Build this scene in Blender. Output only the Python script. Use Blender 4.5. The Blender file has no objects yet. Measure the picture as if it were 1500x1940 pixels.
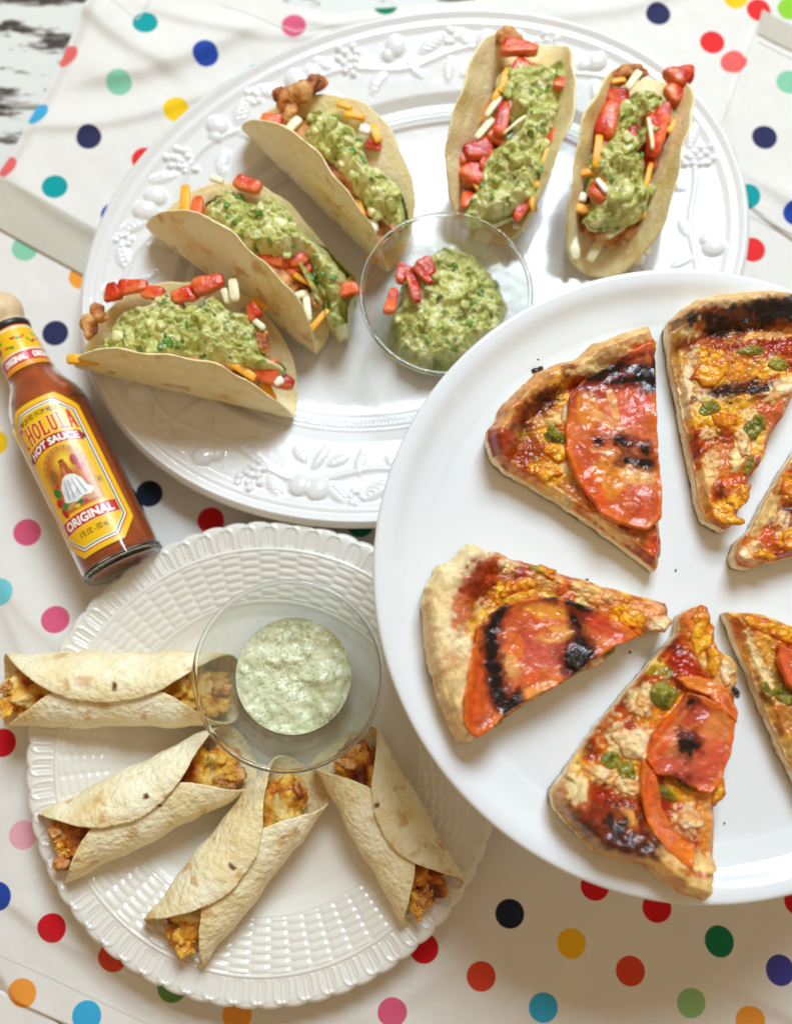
import bpy, math, random
import numpy as np
from mathutils import Vector, Matrix
random.seed(7); np.random.seed(7)
R_ = math.radians
S = 0.01                                   # all design numbers below are centimetres
C = bpy.context.scene.collection

# ------------------------------------------------------------------ camera
TILT = R_(10.0); DIST = 55.0; FPX = 1925.0
cam_d = bpy.data.cameras.new('camera'); cam = bpy.data.objects.new('camera', cam_d); C.objects.link(cam)
CAM = np.array([0.0, -DIST*math.sin(TILT), DIST*math.cos(TILT)])
cam.location = Vector(CAM)*S
cam.rotation_euler = (TILT, 0, 0)
cam_d.sensor_fit = 'HORIZONTAL'; cam_d.sensor_width = 36.0; cam_d.lens = 36.0*FPX/1500.0
cam_d.clip_start = 0.02; cam_d.clip_end = 20.0
cam_d.dof.use_dof = True; cam_d.dof.focus_distance = 0.465; cam_d.dof.aperture_fstop = 5.6
bpy.context.scene.camera = cam

# ------------------------------------------------------------------ world and window light
w = bpy.data.worlds.new('World'); bpy.context.scene.world = w; w.use_nodes = True
bg = w.node_tree.nodes['Background']
bg.inputs[0].default_value = (1.0, 0.72, 0.42, 1); bg.inputs[1].default_value = 0.39
def window_light():
    az = R_(75.0); el = R_(52.0); d = 190.0        # upper right of the table, high
    dirv = Vector((math.cos(el)*math.cos(az), math.cos(el)*math.sin(az), math.sin(el)))
    centre = dirv*d + Vector((-2, 0, 0))
    rot = dirv.to_track_quat('Z', 'Y')
    for i in (-1, 0, 1):
        for j in (-0.5, 0.5):
            ld = bpy.data.lights.new('window_pane_light', 'AREA'); ld.shape = 'RECTANGLE'
            ld.size = 0.21; ld.size_y = 0.31
            ld.energy = 6.75; ld.color = (0.73, 0.88, 1.0)
            lo = bpy.data.objects.new('window_pane_light', ld); C.objects.link(lo)
            lo.location = (centre + rot @ Vector((i*24.0, j*35.0, 0)))*S
            lo.rotation_euler = rot.to_euler()
window_light()
sc = bpy.context.scene
sc.view_settings.view_transform = 'Standard'; sc.view_settings.look = 'None'
sc.view_settings.exposure = 0.0; sc.view_settings.gamma = 1.0
try:
    sc.cycles.use_denoising = True
    sc.cycles.max_bounces = 14; sc.cycles.transmission_bounces = 10; sc.cycles.transparent_max_bounces = 12
    sc.cycles.sample_clamp_indirect = 6.0
except Exception: pass

# ------------------------------------------------------------------ pixel <-> table helpers (photograph is 1500 x 1940)
FW = np.array([0.0, math.sin(TILT), -math.cos(TILT)]); UP = np.array([0.0, math.cos(TILT), math.sin(TILT)])
def at(px, py, z=0.0):
    px = np.asarray(px, float); py = np.asarray(py, float); z = np.asarray(z, float)
    dx = (px-750.0); dy = -(py-970.0)
    ry = FW[1]*FPX + UP[1]*dy; rz = FW[2]*FPX + UP[2]*dy
    k = (z-CAM[2])/rz
    return np.stack(np.broadcast_arrays(dx*k, CAM[1]+ry*k, z), -1)
def proj(P):
    Q = np.asarray(P)-CAM
    f = Q@FW
    return 750+FPX*Q[..., 0]/f, 970-FPX*(Q@UP)/f
def lin(r, g, b):
    c = np.array([r, g, b], float)/255.0
    return np.where(c <= 0.04045, c/12.92, ((c+0.055)/1.055)**2.4)

# ------------------------------------------------------------------ noise
def hsh(ix, iy, iz, seed=0):
    h = (ix.astype(np.int64)*374761393 + iy.astype(np.int64)*668265263 + iz.astype(np.int64)*2147483647//7 + seed*974711) & 0xffffffff
    h = ((h ^ (h >> 13))*1274126177) & 0xffffffff
    h = ((h ^ (h >> 15))*2246822519) & 0xffffffff
    return ((h ^ (h >> 16)) & 0xffffff)/float(0xffffff)
def vn(P, seed=0):
    i = np.floor(P).astype(np.int64); f = P-i; f = f*f*f*(f*(f*6-15)+10)
    r = 0
    for a in (0, 1):
        for b in (0, 1):
            for c in (0, 1):
                wgt = (f[..., 0] if a else 1-f[..., 0])*(f[..., 1] if b else 1-f[..., 1])*(f[..., 2] if c else 1-f[..., 2])
                r = r + wgt*hsh(i[..., 0]+a, i[..., 1]+b, i[..., 2]+c, seed)
    return r*2-1
def fbm(P, oct=4, seed=0, gain=0.5):
    a = 1.0; r = 0; n = 0
    for k in range(oct):
        r = r + a*vn(P*(2.03**k)+k*17.3, seed+k); n += a; a *= gain
    return r/n*1.5
def P3(x, y, z=0.0, f=1.0):
    return np.stack(np.broadcast_arrays(np.asarray(x)*f, np.asarray(y)*f, np.asarray(z)*f+0.37), -1)
def worley(P, seed=0, jit=0.9, d3=True):
    i = np.floor(P).astype(np.int64)
    f1 = np.full(P.shape[:-1], 9.0); f2 = f1.copy(); idh = np.zeros(P.shape[:-1])
    for a in (-1, 0, 1):
        for b in (-1, 0, 1):
            for c in ((-1, 0, 1) if d3 else (0,)):
                q = i+np.array([a, b, c])
                o = [hsh(q[..., 0], q[..., 1], q[..., 2], seed+s) for s in (1, 2, 3)]
                d = (q[..., 0]+0.5+(o[0]-0.5)*jit-P[..., 0])**2+(q[..., 1]+0.5+(o[1]-0.5)*jit-P[..., 1])**2
                if d3: d = d+(q[..., 2]+0.5+(o[2]-0.5)*jit-P[..., 2])**2
                hh = hsh(q[..., 0], q[..., 1], q[..., 2], seed+9)
                lt = d < f1
                f2 = np.where(lt, f1, np.minimum(f2, d)); idh = np.where(lt, hh, idh); f1 = np.where(lt, d, f1)
    return np.sqrt(f1), np.sqrt(f2), idh
def ss(a, b, x):
    t = np.clip((x-a)/(b-a), 0, 1); return t*t*(3-2*t)
def ramp(x, stops):
    xs = [s[0] for s in stops]; cs = np.array([s[1] for s in stops])
    return np.stack([np.interp(x, xs, cs[:, k]) for k in range(3)], -1)
def mixc(a, b, m):
    return a*(1-m[..., None])+np.asarray(b)*m[..., None]

# ------------------------------------------------------------------ objects
BASES = {}
def tag(o, label, cat, group=None, kind=None):
    if label: o['label'] = label
    if cat: o['category'] = cat
    if group: o['group'] = group
    if kind: o['kind'] = kind
    return o
def thing(name, base, label, cat, group=None):
    o = bpy.data.objects.new(name, None); C.objects.link(o); o.empty_display_size = 0.01
    o.location = Vector([float(v) for v in base])*S; BASES[o.name] = np.array(base, float)
    return tag(o, label, cat, group)
def mk(name, V, F, mat, parent=None, col=None, smooth=True, base=None, mid=None):
    V = np.asarray(V, float).reshape(-1, 3)
    if parent is not None: b = BASES[parent.name]
    else: b = np.array(base, float) if base is not None else np.array([V[:, 0].mean(), V[:, 1].mean(), V[:, 2].min()])
    F = np.asarray(F, np.int32)
    me = bpy.data.meshes.new(name)
    me.vertices.add(len(V)); me.vertices.foreach_set('co', ((V-b)*S).ravel())
    nf, k = F.shape
    me.loops.add(nf*k); me.loops.foreach_set('vertex_index', F.ravel())
    me.polygons.add(nf); me.polygons.foreach_set('loop_start', np.arange(0, nf*k, k, dtype=np.int32))
    me.update(calc_edges=True)
    if col is not None:
        a = me.color_attributes.new('Col', 'FLOAT_COLOR', 'POINT')
        c = np.ones((len(V), 4), np.float32); c[:, :3] = np.clip(np.asarray(col).reshape(-1, 3), 0, 1)
        a.data.foreach_set('color', c.ravel())
    me.polygons.foreach_set('use_smooth', np.full(nf, smooth))
    me.materials.append(mat)
    o = bpy.data.objects.new(name, me); C.objects.link(o)
    BASES[o.name] = b
    if parent is not None: 
        o.parent = parent
        # a sub-part hangs on a part whose origin already sits on the thing's base
    else: o.location = Vector([float(v) for v in b])*S
    return o
def gridF(n, m, wrap=False, off=0):
    """quads for an n x m lattice (rows n, columns m); wrap closes the columns"""
    i = np.arange(n-1)[:, None]; j = np.arange(m if wrap else m-1)[None, :]
    j2 = (j+1) % m
    f = np.stack([i*m+j, i*m+j2, (i+1)*m+j2, (i+1)*m+j], -1)
    return f.reshape(-1, 4)+off

# ------------------------------------------------------------------ materials
def nodes(name):
    m = bpy.data.materials.new(name); m.use_nodes = True
    nt = m.node_tree; return m, nt, nt.nodes['Principled BSDF']
def L(nt, a, b): nt.links.new(a, b)
def setp(p, **k):
    for a, v in k.items():
        a = a.replace('_', ' ')
        for key in p.inputs.keys():
            if key.lower() == a.lower():
                p.inputs[key].default_value = v; break
def bump_noise(nt, p, layers):
    """layers: (kind, scale, height in metres)"""
    tc = nt.nodes.new('ShaderNodeTexCoord'); prev = None
    for kind, scale, h in layers:
        if kind == 'noise':
            t = nt.nodes.new('ShaderNodeTexNoise'); t.inputs['Scale'].default_value = scale; t.inputs['Detail'].default_value = 4
            out = t.outputs[0]
        elif kind == 'cells':
            t = nt.nodes.new('ShaderNodeTexVoronoi'); t.feature = 'SMOOTH_F1'; t.inputs['Scale'].default_value = scale
            t.inputs['Smoothness'].default_value = 0.5; t.inputs['Randomness'].default_value = 1
            n2 = nt.nodes.new('ShaderNodeTexNoise'); n2.inputs['Scale'].default_value = scale*0.6
            mx = nt.nodes.new('ShaderNodeMixRGB'); mx.inputs[0].default_value = 0.0012
            L(nt, tc.outputs['Object'], mx.inputs[1]); L(nt, tc.outputs['Object'], n2.inputs['Vector']); L(nt, n2.outputs['Color'], mx.inputs[2])
            L(nt, mx.outputs[0], t.inputs['Vector'])
            inv = nt.nodes.new('ShaderNodeMath'); inv.operation = 'SUBTRACT'; inv.inputs[0].default_value = 1.0
            L(nt, t.outputs['Distance'], inv.inputs[1]); out = inv.outputs[0]
        elif kind == 'weave':
            t = nt.nodes.new('ShaderNodeTexWave'); t.inputs['Scale'].default_value = scale; t.inputs['Distortion'].default_value = 0.6
            out = t.outputs[0]
        if kind != 'cells': L(nt, tc.outputs['Object'], t.inputs['Vector'])
        b = nt.nodes.new('ShaderNodeBump'); b.inputs['Strength'].default_value = 1.0; b.inputs['Distance'].default_value = h
        L(nt, out, b.inputs['Height'])
        if prev: L(nt, prev.outputs[0], b.inputs['Normal'])
        prev = b
    if prev: L(nt, prev.outputs[0], p.inputs['Normal'])
def attr_mat(name, rough=0.5, layers=(), vary=0.12, vscale=900, sss=0.0, sssc=(1, .5, .3), coat=0.0, spec=0.5, rvar=0.0):
    m, nt, p = nodes(name)
    a = nt.nodes.new('ShaderNodeAttribute'); a.attribute_name = 'Col'
    n = nt.nodes.new('ShaderNodeTexNoise'); n.inputs['Scale'].default_value = vscale; n.inputs['Detail'].default_value = 5
    tc = nt.nodes.new('ShaderNodeTexCoord'); L(nt, tc.outputs['Object'], n.inputs['Vector'])
    mr = nt.nodes.new('ShaderNodeMapRange'); mr.inputs[1].default_value = 0.3; mr.inputs[2].default_value = 0.7
    mr.inputs[3].default_value = 1-vary; mr.inputs[4].default_value = 1+vary
    L(nt, n.outputs[0], mr.inputs[0])
    vm = nt.nodes.new('ShaderNodeVectorMath'); vm.operation = 'SCALE'
    L(nt, a.outputs['Color'], vm.inputs[0]); L(nt, mr.outputs[0], vm.inputs['Scale']); L(nt, vm.outputs[0], p.inputs['Base Color'])
    setp(p, Roughness=rough, Coat_Weight=coat, Coat_Roughness=0.12)
    p.inputs['Specular IOR Level'].default_value = spec
    if rvar:
        mr2 = nt.nodes.new('ShaderNodeMapRange'); mr2.inputs[1].default_value = 0.35; mr2.inputs[2].default_value = 0.65
        mr2.inputs[3].default_value = rough-rvar; mr2.inputs[4].default_value = rough+rvar
        n3 = nt.nodes.new('ShaderNodeTexNoise'); n3.inputs['Scale'].default_value = 260; L(nt, tc.outputs['Object'], n3.inputs['Vector'])
        L(nt, n3.outputs[0], mr2.inputs[0]); L(nt, mr2.outputs[0], p.inputs['Roughness'])
    if sss:
        p.inputs['Subsurface Weight'].default_value = sss
        p.inputs['Subsurface Radius'].default_value = sssc; p.inputs['Subsurface Scale'].default_value = 0.003
    bump_noise(nt, p, layers)
    return m
def plain(name, col, rough=0.4, layers=(), coat=0.0, **k):
    m, nt, p = nodes(name)
    setp(p, Base_Color=(*col, 1), Roughness=rough, Coat_Weight=coat, Coat_Roughness=0.05, **k)
    bump_noise(nt, p, layers)
    return m
M = {}
M['tortilla'] = attr_mat('tortilla', 0.6, [('noise', 420, 0.0006), ('noise', 1500, 0.00012)], 0.05, 700, 0.2, (1, .7, .4), spec=0.35)
M['tortilla_roll'] = attr_mat('tortilla_roll', 0.55, [('cells', 330, 0.00075), ('cells', 700, 0.0003)], 0.05, 700, 0.10, (1, .7, .4), spec=0.4)
M['guac'] = attr_mat('guacamole', 0.30, [('noise', 300, 0.0007)], 0.10, 420, 0.10, (.6, .8, .2), 0.0, rvar=0.12)
M['pizza'] = attr_mat('pizza_topping', 0.27, [('noise', 240, 0.00042), ('noise', 900, 0.00012)], 0.16, 420, 0.0, rvar=0.14)
def rough_by_colour(m):
    """dry baked dough is duller than sauce and melted cheese"""
    nt = m.node_tree; p = nt.nodes['Principled BSDF']; a = [n for n in nt.nodes if n.type == 'ATTRIBUTE'][0]
    sp = nt.nodes.new('ShaderNodeSeparateColor'); sp.mode = 'HSV'; L(nt, a.outputs['Color'], sp.inputs[0])
    mr = nt.nodes.new('ShaderNodeMapRange'); mr.inputs[1].default_value = 0.68; mr.inputs[2].default_value = 0.93; mr.inputs[3].default_value = 0.62; mr.inputs[4].default_value = 0.24
    L(nt, sp.outputs[1], mr.inputs[0])
    for l in list(p.inputs['Roughness'].links): nt.links.remove(l)
    L(nt, mr.outputs[0], p.inputs['Roughness'])
rough_by_colour(M['pizza'])
M['crust'] = attr_mat('pizza_crust', 0.62, [('noise', 350, 0.0007), ('noise', 1500, 0.0004)], 0.10, 900, 0.06, (1, .6, .3))
M['tomato_roast'] = attr_mat('roast_tomato', 0.25, [('noise', 200, 0.0003), ('noise', 1100, 0.00012)], 0.12, 400, 0.0, rvar=0.12)
M['tomato'] = attr_mat('fresh_tomato', 0.3, [('noise', 260, 0.0008)], 0.16, 500, 0.0, spec=0.4, rvar=0.1)
M['cheese'] = attr_mat('cheese', 0.42, [('noise', 700, 0.0003)], 0.05, 500, 0.2, (1, .7, .3))
M['chicken'] = attr_mat('chicken', 0.48, [('noise', 420, 0.0009), ('noise', 1400, 0.0003)], 0.18, 700, 0.05, (1, .5, .2), 0.0)
M['char'] = attr_mat('char', 0.34, [('noise', 700, 0.0008), ('noise', 2000, 0.0002)], 0.3, 900, 0.0, coat=0.25)
M['sauce'] = attr_mat('creamy_sauce', 0.42, [('noise', 250, 0.0007)], 0.05, 900, 0.15, (.8, .9, .5), 0.2)
M['oval'] = plain('white_porcelain', (0.80, 0.79, 0.775), 0.16, [('noise', 60, 0.0003)], coat=0.35)
M['cream'] = plain('cream_porcelain', (0.79, 0.755, 0.685), 0.24, [('noise', 70, 0.0003)], coat=0.25)
M['round'] = plain('smooth_porcelain', (0.80, 0.82, 0.84), 0.07, [], coat=0.5)

def glass_mat(name, tint=(1, 1, 1), thin=0.0):
    m, nt, p = nodes(name)
    setp(p, Base_Color=(*tint, 1), Roughness=0.0, IOR=1.45, Transmission_Weight=1.0)
    if thin:
        tr = nt.nodes.new('ShaderNodeBsdfTransparent'); tr.inputs[0].default_value = (0.985, 0.99, 0.985, 1)
        gl = nt.nodes.new('ShaderNodeBsdfGlossy'); gl.inputs['Roughness'].default_value = 0.01
        lw = nt.nodes.new('ShaderNodeLayerWeight'); pw = nt.nodes.new('ShaderNodeMath'); pw.operation = 'POWER'; pw.inputs[1].default_value = 5.0
        L(nt, lw.outputs['Facing'], pw.inputs[0]); fr = nt.nodes.new('ShaderNodeMapRange'); fr.inputs[3].default_value = 0.09; fr.inputs[4].default_value = 0.7; L(nt, pw.outputs[0], fr.inputs[0]); mix = nt.nodes.new('ShaderNodeMixShader')
        tm = nt.nodes.new('ShaderNodeMixRGB'); tm.inputs[1].default_value = (0.99, 0.995, 0.99, 1); tm.inputs[2].default_value = (0.58, 0.62, 0.60, 1)
        pq = nt.nodes.new('ShaderNodeMath'); pq.operation = 'POWER'; pq.inputs[1].default_value = 2.2; L(nt, lw.outputs['Facing'], pq.inputs[0]); L(nt, pq.outputs[0], tm.inputs[0]); L(nt, tm.outputs[0], tr.inputs[0])
        L(nt, fr.outputs[0], mix.inputs[0]); L(nt, tr.outputs[0], mix.inputs[1]); L(nt, gl.outputs[0], mix.inputs[2]); L(nt, mix.outputs[0], nt.nodes['Material Output'].inputs['Surface'])
    return m
M['glass'] = glass_mat('clear_glass', (0.985, 0.995, 0.985), 0.0)
M['thin_glass'] = glass_mat('thin_clear_glass', (1, 1, 1), 0.62)

# ================================================================== THE SURFACE: distressed table, dotted cotton apron
def table():
    m, nt, p = nodes('peeling_paint')
    tc = nt.nodes.new('ShaderNodeTexCoord')
    mp = nt.nodes.new('ShaderNodeMapping'); mp.inputs['Scale'].default_value = (14, 46, 30); L(nt, tc.outputs['Object'], mp.inputs[0])
    n = nt.nodes.new('ShaderNodeTexNoise'); n.inputs['Scale'].default_value = 1.6; n.inputs['Detail'].default_value = 7; n.inputs['Roughness'].default_value = 0.62
    L(nt, mp.outputs[0], n.inputs['Vector'])
    cr = nt.nodes.new('ShaderNodeValToRGB'); e = cr.color_ramp.elements
    e[0].position = 0.42; e[0].color = (0.045, 0.032, 0.028, 1); e[1].position = 0.485; e[1].color = (0.72, 0.72, 0.68, 1)
    x = e.new(0.45); x.color = (0.35, 0.31, 0.27, 1)
    L(nt, n.outputs[0], cr.inputs[0]); L(nt, cr.outputs[0], p.inputs['Base Color']); setp(p, Roughness=0.6)
    b = nt.nodes.new('ShaderNodeBump'); b.inputs['Distance'].default_value = 0.001; L(nt, cr.outputs[0], b.inputs['Height']); L(nt, b.outputs[0], p.inputs['Normal'])
    t = thing('table', (0, 0, -1.2), 'distressed white wooden table top with peeling paint, showing at the top left corner', 'table')
    y = -40.0; k = 0
    while y < 46:
        hgt = 10.6
        xs = np.array([-42, -41.9, 41.9, 42.0]); V = []; z1 = -0.75-0.05*(k % 2)
        prof = [(y, -2.6), (y, z1-0.12), (y+0.12, z1), (y+hgt-0.12, z1), (y+hgt, z1-0.12), (y+hgt, -2.6)]
        for xx in (-42, 42):
            for (yy, zz) in prof: V.append((xx, yy, zz))
        F = [(i, (i+1) % 6, 6+(i+1) % 6, 6+i) for i in range(6)]
        mk('plank', V, F, m, t, smooth=False); y += 10.75; k += 1
table()

DOTS = {
 'teal': ((0, 158, 160), [(275, 42), (103, 352), (1415, 372)]),
 'blue': ((35, 70, 165), [(390, 102), (215, 405), (-7, 1700), (1506, 405)]),
 'mint': ((140, 205, 172), [(225, 155), (45, 468), (1492, 158)]),
 'yellow': ((252, 205, 25), [(333, 205), (1395, -8), (-12, 838)]),
 'navy': ((45, 48, 88), [(167, 257), (103, 629), (1248, 22), (1446, 262)]),
 'red': ((235, 48, 50), [(272, 298), (1350, 77), (1427, 470), (1437, 18)]),
 'coral': ((240, 105, 100), [(122, 95), (6, 308), (1389, 117)]),
 'sky': ((60, 175, 222), [(66, 207), (162, 1928), (1030, 1912)]),
 'orange': ((245, 160, 60), [(153, 522), (38, 1886), (448, 1926), (1424, 1938)]),
 'pink': ((225, 95, 130), [(556, 47), (50, 1008), (743, 1920), (105, 1174)]),
 'green': ((20, 125, 85), [(730, 4), (682, 992), (1361, 1783)]),
 'dark': ((30, 38, 58), [(281, 934), (966, 1733)]),
 'scarlet': ((215, 20, 35), [(398, 985), (97, 1760), (2, 1408), (1246, 1722), (803, 1798), (1128, 1680), (1515, 1708)]),
 'aqua': ((120, 205, 215), [(0, 1122), (488, 136)]),
 'blush': ((240, 175, 190), [(42, 1583), (1800, 1255)]),
 'brick': ((220, 72, 45), [(213, 1815), (912, 1853), (1196, 1843)]),
 'leaf': ((100, 155, 85), [(326, 1872)]),
 'sage': ((150, 195, 130), [(1311, 1903)]),
 'gold': ((245, 190, 30), [(1083, 1789)]),
 'indigo': ((70, 70, 160), [(1479, 1840)]),
 'lime': ((150, 210, 60), [(1497, 14)]),
}
def cloth_material():
    m, nt, p = nodes('polka_dot_cotton')
    g = nt.nodes.new('ShaderNodeNewGeometry')
    fl = nt.nodes.new('ShaderNodeVectorMath'); fl.operation = 'MULTIPLY'; fl.inputs[1].default_value = (100, 100, 0)
    L(nt, g.outputs['Position'], fl.inputs[0])
    n = nt.nodes.new('ShaderNodeTexNoise'); n.inputs['Scale'].default_value = 1.2; L(nt, g.outputs['Position'], n.inputs['Vector'])
    prev = None
    rgb = nt.nodes.new('ShaderNodeRGB'); rgb.outputs[0].default_value = (0.80, 0.765, 0.715, 1); prev = rgb.outputs[0]
    for nm, (c, pts) in DOTS.items():
        acc = None
        for (x, y) in pts:
            q = at(x, y, 0.15)
            d = nt.nodes.new('ShaderNodeVectorMath'); d.operation = 'DISTANCE'; d.inputs[1].default_value = (q[0], q[1], 0)
            L(nt, fl.outputs[0], d.inputs[0])
            if acc is None: acc = d.outputs['Value']
            else:
                mn = nt.nodes.new('ShaderNodeMath'); mn.operation = 'MINIMUM'; L(nt, acc, mn.inputs[0]); L(nt, d.outputs['Value'], mn.inputs[1]); acc = mn.outputs[0]
        mr = nt.nodes.new('ShaderNodeMapRange'); mr.inputs[1].default_value = 0.745; mr.inputs[2].default_value = 0.715; L(nt, acc, mr.inputs[0])
        mx = nt.nodes.new('ShaderNodeMixRGB'); L(nt, mr.outputs[0], mx.inputs[0]); L(nt, prev, mx.inputs[1])
        mx.inputs[2].default_value = (*(lin(*c)*0.95), 1); prev = mx.outputs[0]
    L(nt, prev, p.inputs['Base Color']); setp(p, Roughness=0.85, Sheen_Weight=0.15); p.inputs['Specular IOR Level'].default_value = 0.2
    bump_noise(nt, p, [('noise', 2600, 0.00016), ('noise', 30, 0.0012), ('noise', 90, 0.0004)])
    return m
M['cloth'] = cloth_material()
M['webbing'] = plain('cotton_webbing', (0.69, 0.64, 0.53), 0.9, [('weave', 420, 0.00025), ('noise', 2400, 0.00015)])
M['thread'] = plain('cotton_thread', (0.80, 0.77, 0.72), 0.8)

# fold ridges of the apron: (x0, y0, x1, y1, width cm, height cm)
FOLDS = [(170, 150, 470, 60, 1.6, 0.55), (60, 240, 420, 180, 1.0, 0.30), (120, -40, 330, 130, 1.5, 0.45), (20, 330, 260, 470, 1.4, 0.25),
         (0, 1690, 330, 1870, 1.3, 0.28), (180, 1760, 380, 1930, 0.9, 0.2), (1290, 1780, 1600, 1960, 1.6, 0.45), (1250, 1960, 1420, 1700, 1.0, 0.25),
         (560, 1960, 900, 1800, 1.8, 0.25), (1420, 0, 1380, 300, 1.2, 0.25), (1440, 350, 1600, 420, 1.2, 0.3), (0, 1100, 150, 1230, 1.2, 0.2),
         (560, 40, 900, 30, 0.8, 0.3), (-40, 900, 60, 1300, 1.5, 0.25), (1050, 30, 1300, -30, 1.2, 0.3), (300, 20, 620, 75, 0.8, 0.25), (950, 1960, 1100, 1760, 1.4, 0.18)]
def cloth_h(X, Y):
    h = 0.16*fbm(P3(X, Y, 0, 0.09), 3, 5)+0.05*fbm(P3(X, Y, 0, 0.35), 3, 8)
    h = h + 0.05*fbm(P3(X*0.9+Y*0.5, Y*0.25-X*0.1, 0, 0.5), 2, 31)
    for (a, b, c, d, wd, hh) in FOLDS:
        p0 = at(a, b)[:2]; p1 = at(c, d)[:2]; v = p1-p0; l = np.hypot(*v); v = v/l
        t = (X-p0[0])*v[0]+(Y-p0[1])*v[1]; s = -(X-p0[0])*v[1]+(Y-p0[1])*v[0]
        s = s + 0.5*np.sin(t*0.35)
        fall = ss(-2.5, 1.5, t)*(1-ss(l-1.5, l+2.5, t))
        h = h + hh*fall*np.where(s > 0, np.exp(-(s/wd)**2), np.exp(-(s/(wd*0.35))**2))
    return np.maximum(h, -0.5)
def cloth_z(X, Y): return cloth_h(X, Y)*0.75
def apron():
    ap = thing('apron', (0, 0, -0.6), 'cream cotton apron printed with bright coloured polka dots, spread under the plates', 'apron')
    nu, nv = 400, 500
    u = np.linspace(0, 1, nu)[None, :]; v = np.linspace(0, 1, nv)[:, None]
    py = -90+v*(2075+90)
    lx = np.interp(py[:, 0], [-90, 0, 40, 110, 210, 290, 400, 520, 1700, 1900, 1945, 2075], [250, 158, 138, 108, 55, 12, -60, -130, -130, -5, 100, 330])[:, None]
    px = lx+u*(1650-lx)
    ytop = np.interp(px, [140, 480, 540, 640, 700, 900, 960], [-90, -90, 5, 26, 16, 0, -90])
    py2 = ytop+(py+90)/(2165)*(2075-ytop)
    G = at(px, py2, 0.0); X, Y = G[..., 0], G[..., 1]
    Z = cloth_z(X, Y)
    edge = np.minimum(u, 1)*nu
    Z = Z - 0.5*(1-ss(0, 10, edge))
    V = np.stack([X, Y, Z], -1)
    mk('cotton_panel', V, gridF(nv, nu)[:, ::-1], M['cloth'], ap)
    # sewn-on pocket, top right
    def strip_patch(name, quad, n, m_, lift, mat, thick=0.1, edge_soft=0.25):
        q = np.array(quad, float)
        a = np.linspace(0, 1, n)[None, :, None]; b = np.linspace(0, 1, m_)[:, None, None]
        P = (q[0]*(1-a)+q[1]*a)*(1-b)+(q[3]*(1-a)+q[2]*a)*b
        W = at(P[..., 0], P[..., 1]); Zt = cloth_z(W[..., 0], W[..., 1])+lift
        dist = np.minimum(np.minimum(a[..., 0]*n, (1-a[..., 0])*n), np.minimum(b[..., 0]*m_, (1-b[..., 0])*m_))
        Zt = Zt - thick*(1-ss(0, 1.2, dist))
        V = np.stack([W[..., 0], W[..., 1], Zt], -1)
        return mk(name, V, gridF(m_, n)[:, ::-1], mat, ap)
    strip_patch('pocket', [(1440, 26), (1700, 160), (1640, 560), (1330, 330)], 120, 120, 0.22, M['cloth'], 0.2)
    strip_patch('pocket_hem', [(1440, 24), (1700, 158), (1692, 205), (1428, 72)], 90, 20, 0.32, M['webbing'], 0.1)
    strip_patch('waist_strap', [(-120, 266), (262, 478), (236, 566), (-160, 350)], 120, 36, 0.17, M['webbing'], 0.14)
    strip_patch('loose_hem', [(-100, 1838), (60, 1912), (330, 2100), (-120, 2100)], 60, 60, -0.25, M['cloth'], 0.1)
    # stitched hem lines
    def stitches(p0, p1, n, lift=0.03):
        vs = []; fs = []
        for k in range(n):
            t0 = k/n; t1 = (k+0.62)/n
            a = np.array(p0)*(1-t0)+np.array(p1)*t0; b = np.array(p0)*(1-t1)+np.array(p1)*t1
            A = at(*a); B = at(*b)
            A[2] = cloth_z(A[0], A[1])+lift; B[2] = cloth_z(B[0], B[1])+lift
            d = B-A; d[2] = 0; d /= np.linalg.norm(d); nrm = np.array([-d[1], d[0], 0])*0.045
            o = len(vs); M_ = (A+B)/2+np.array([0, 0, 0.035])
            vs += [A-nrm, A+nrm, M_-nrm, M_+nrm, B-nrm, B+nrm]; fs += [(o, o+2, o+3, o+1), (o+2, o+4, o+5, o+3)]
        return vs, fs
    V, F = [], []
    for (a, b, n, l) in [((-60, 1782), (330, 1962), 110, .03), ((1432, 84), (1690, 216), 60, .28), ((1410, 398), (1560, 478), 34, .27),
                         ((190, -20), (262, 40), 20, .03), ((262, 40), (310, -40), 20, .03), ((420, 8), (560, 62), 36, .03), ((560, 62), (760, 30), 46, .03)]:
        vs, fs = stitches(a, b, n, l); F += [tuple(i+len(V) for i in f) for f in fs]; V += vs
    o = mk('stitching', V, F, M['thread'], ap); o['kind'] = 'stuff'
apron()

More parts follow.
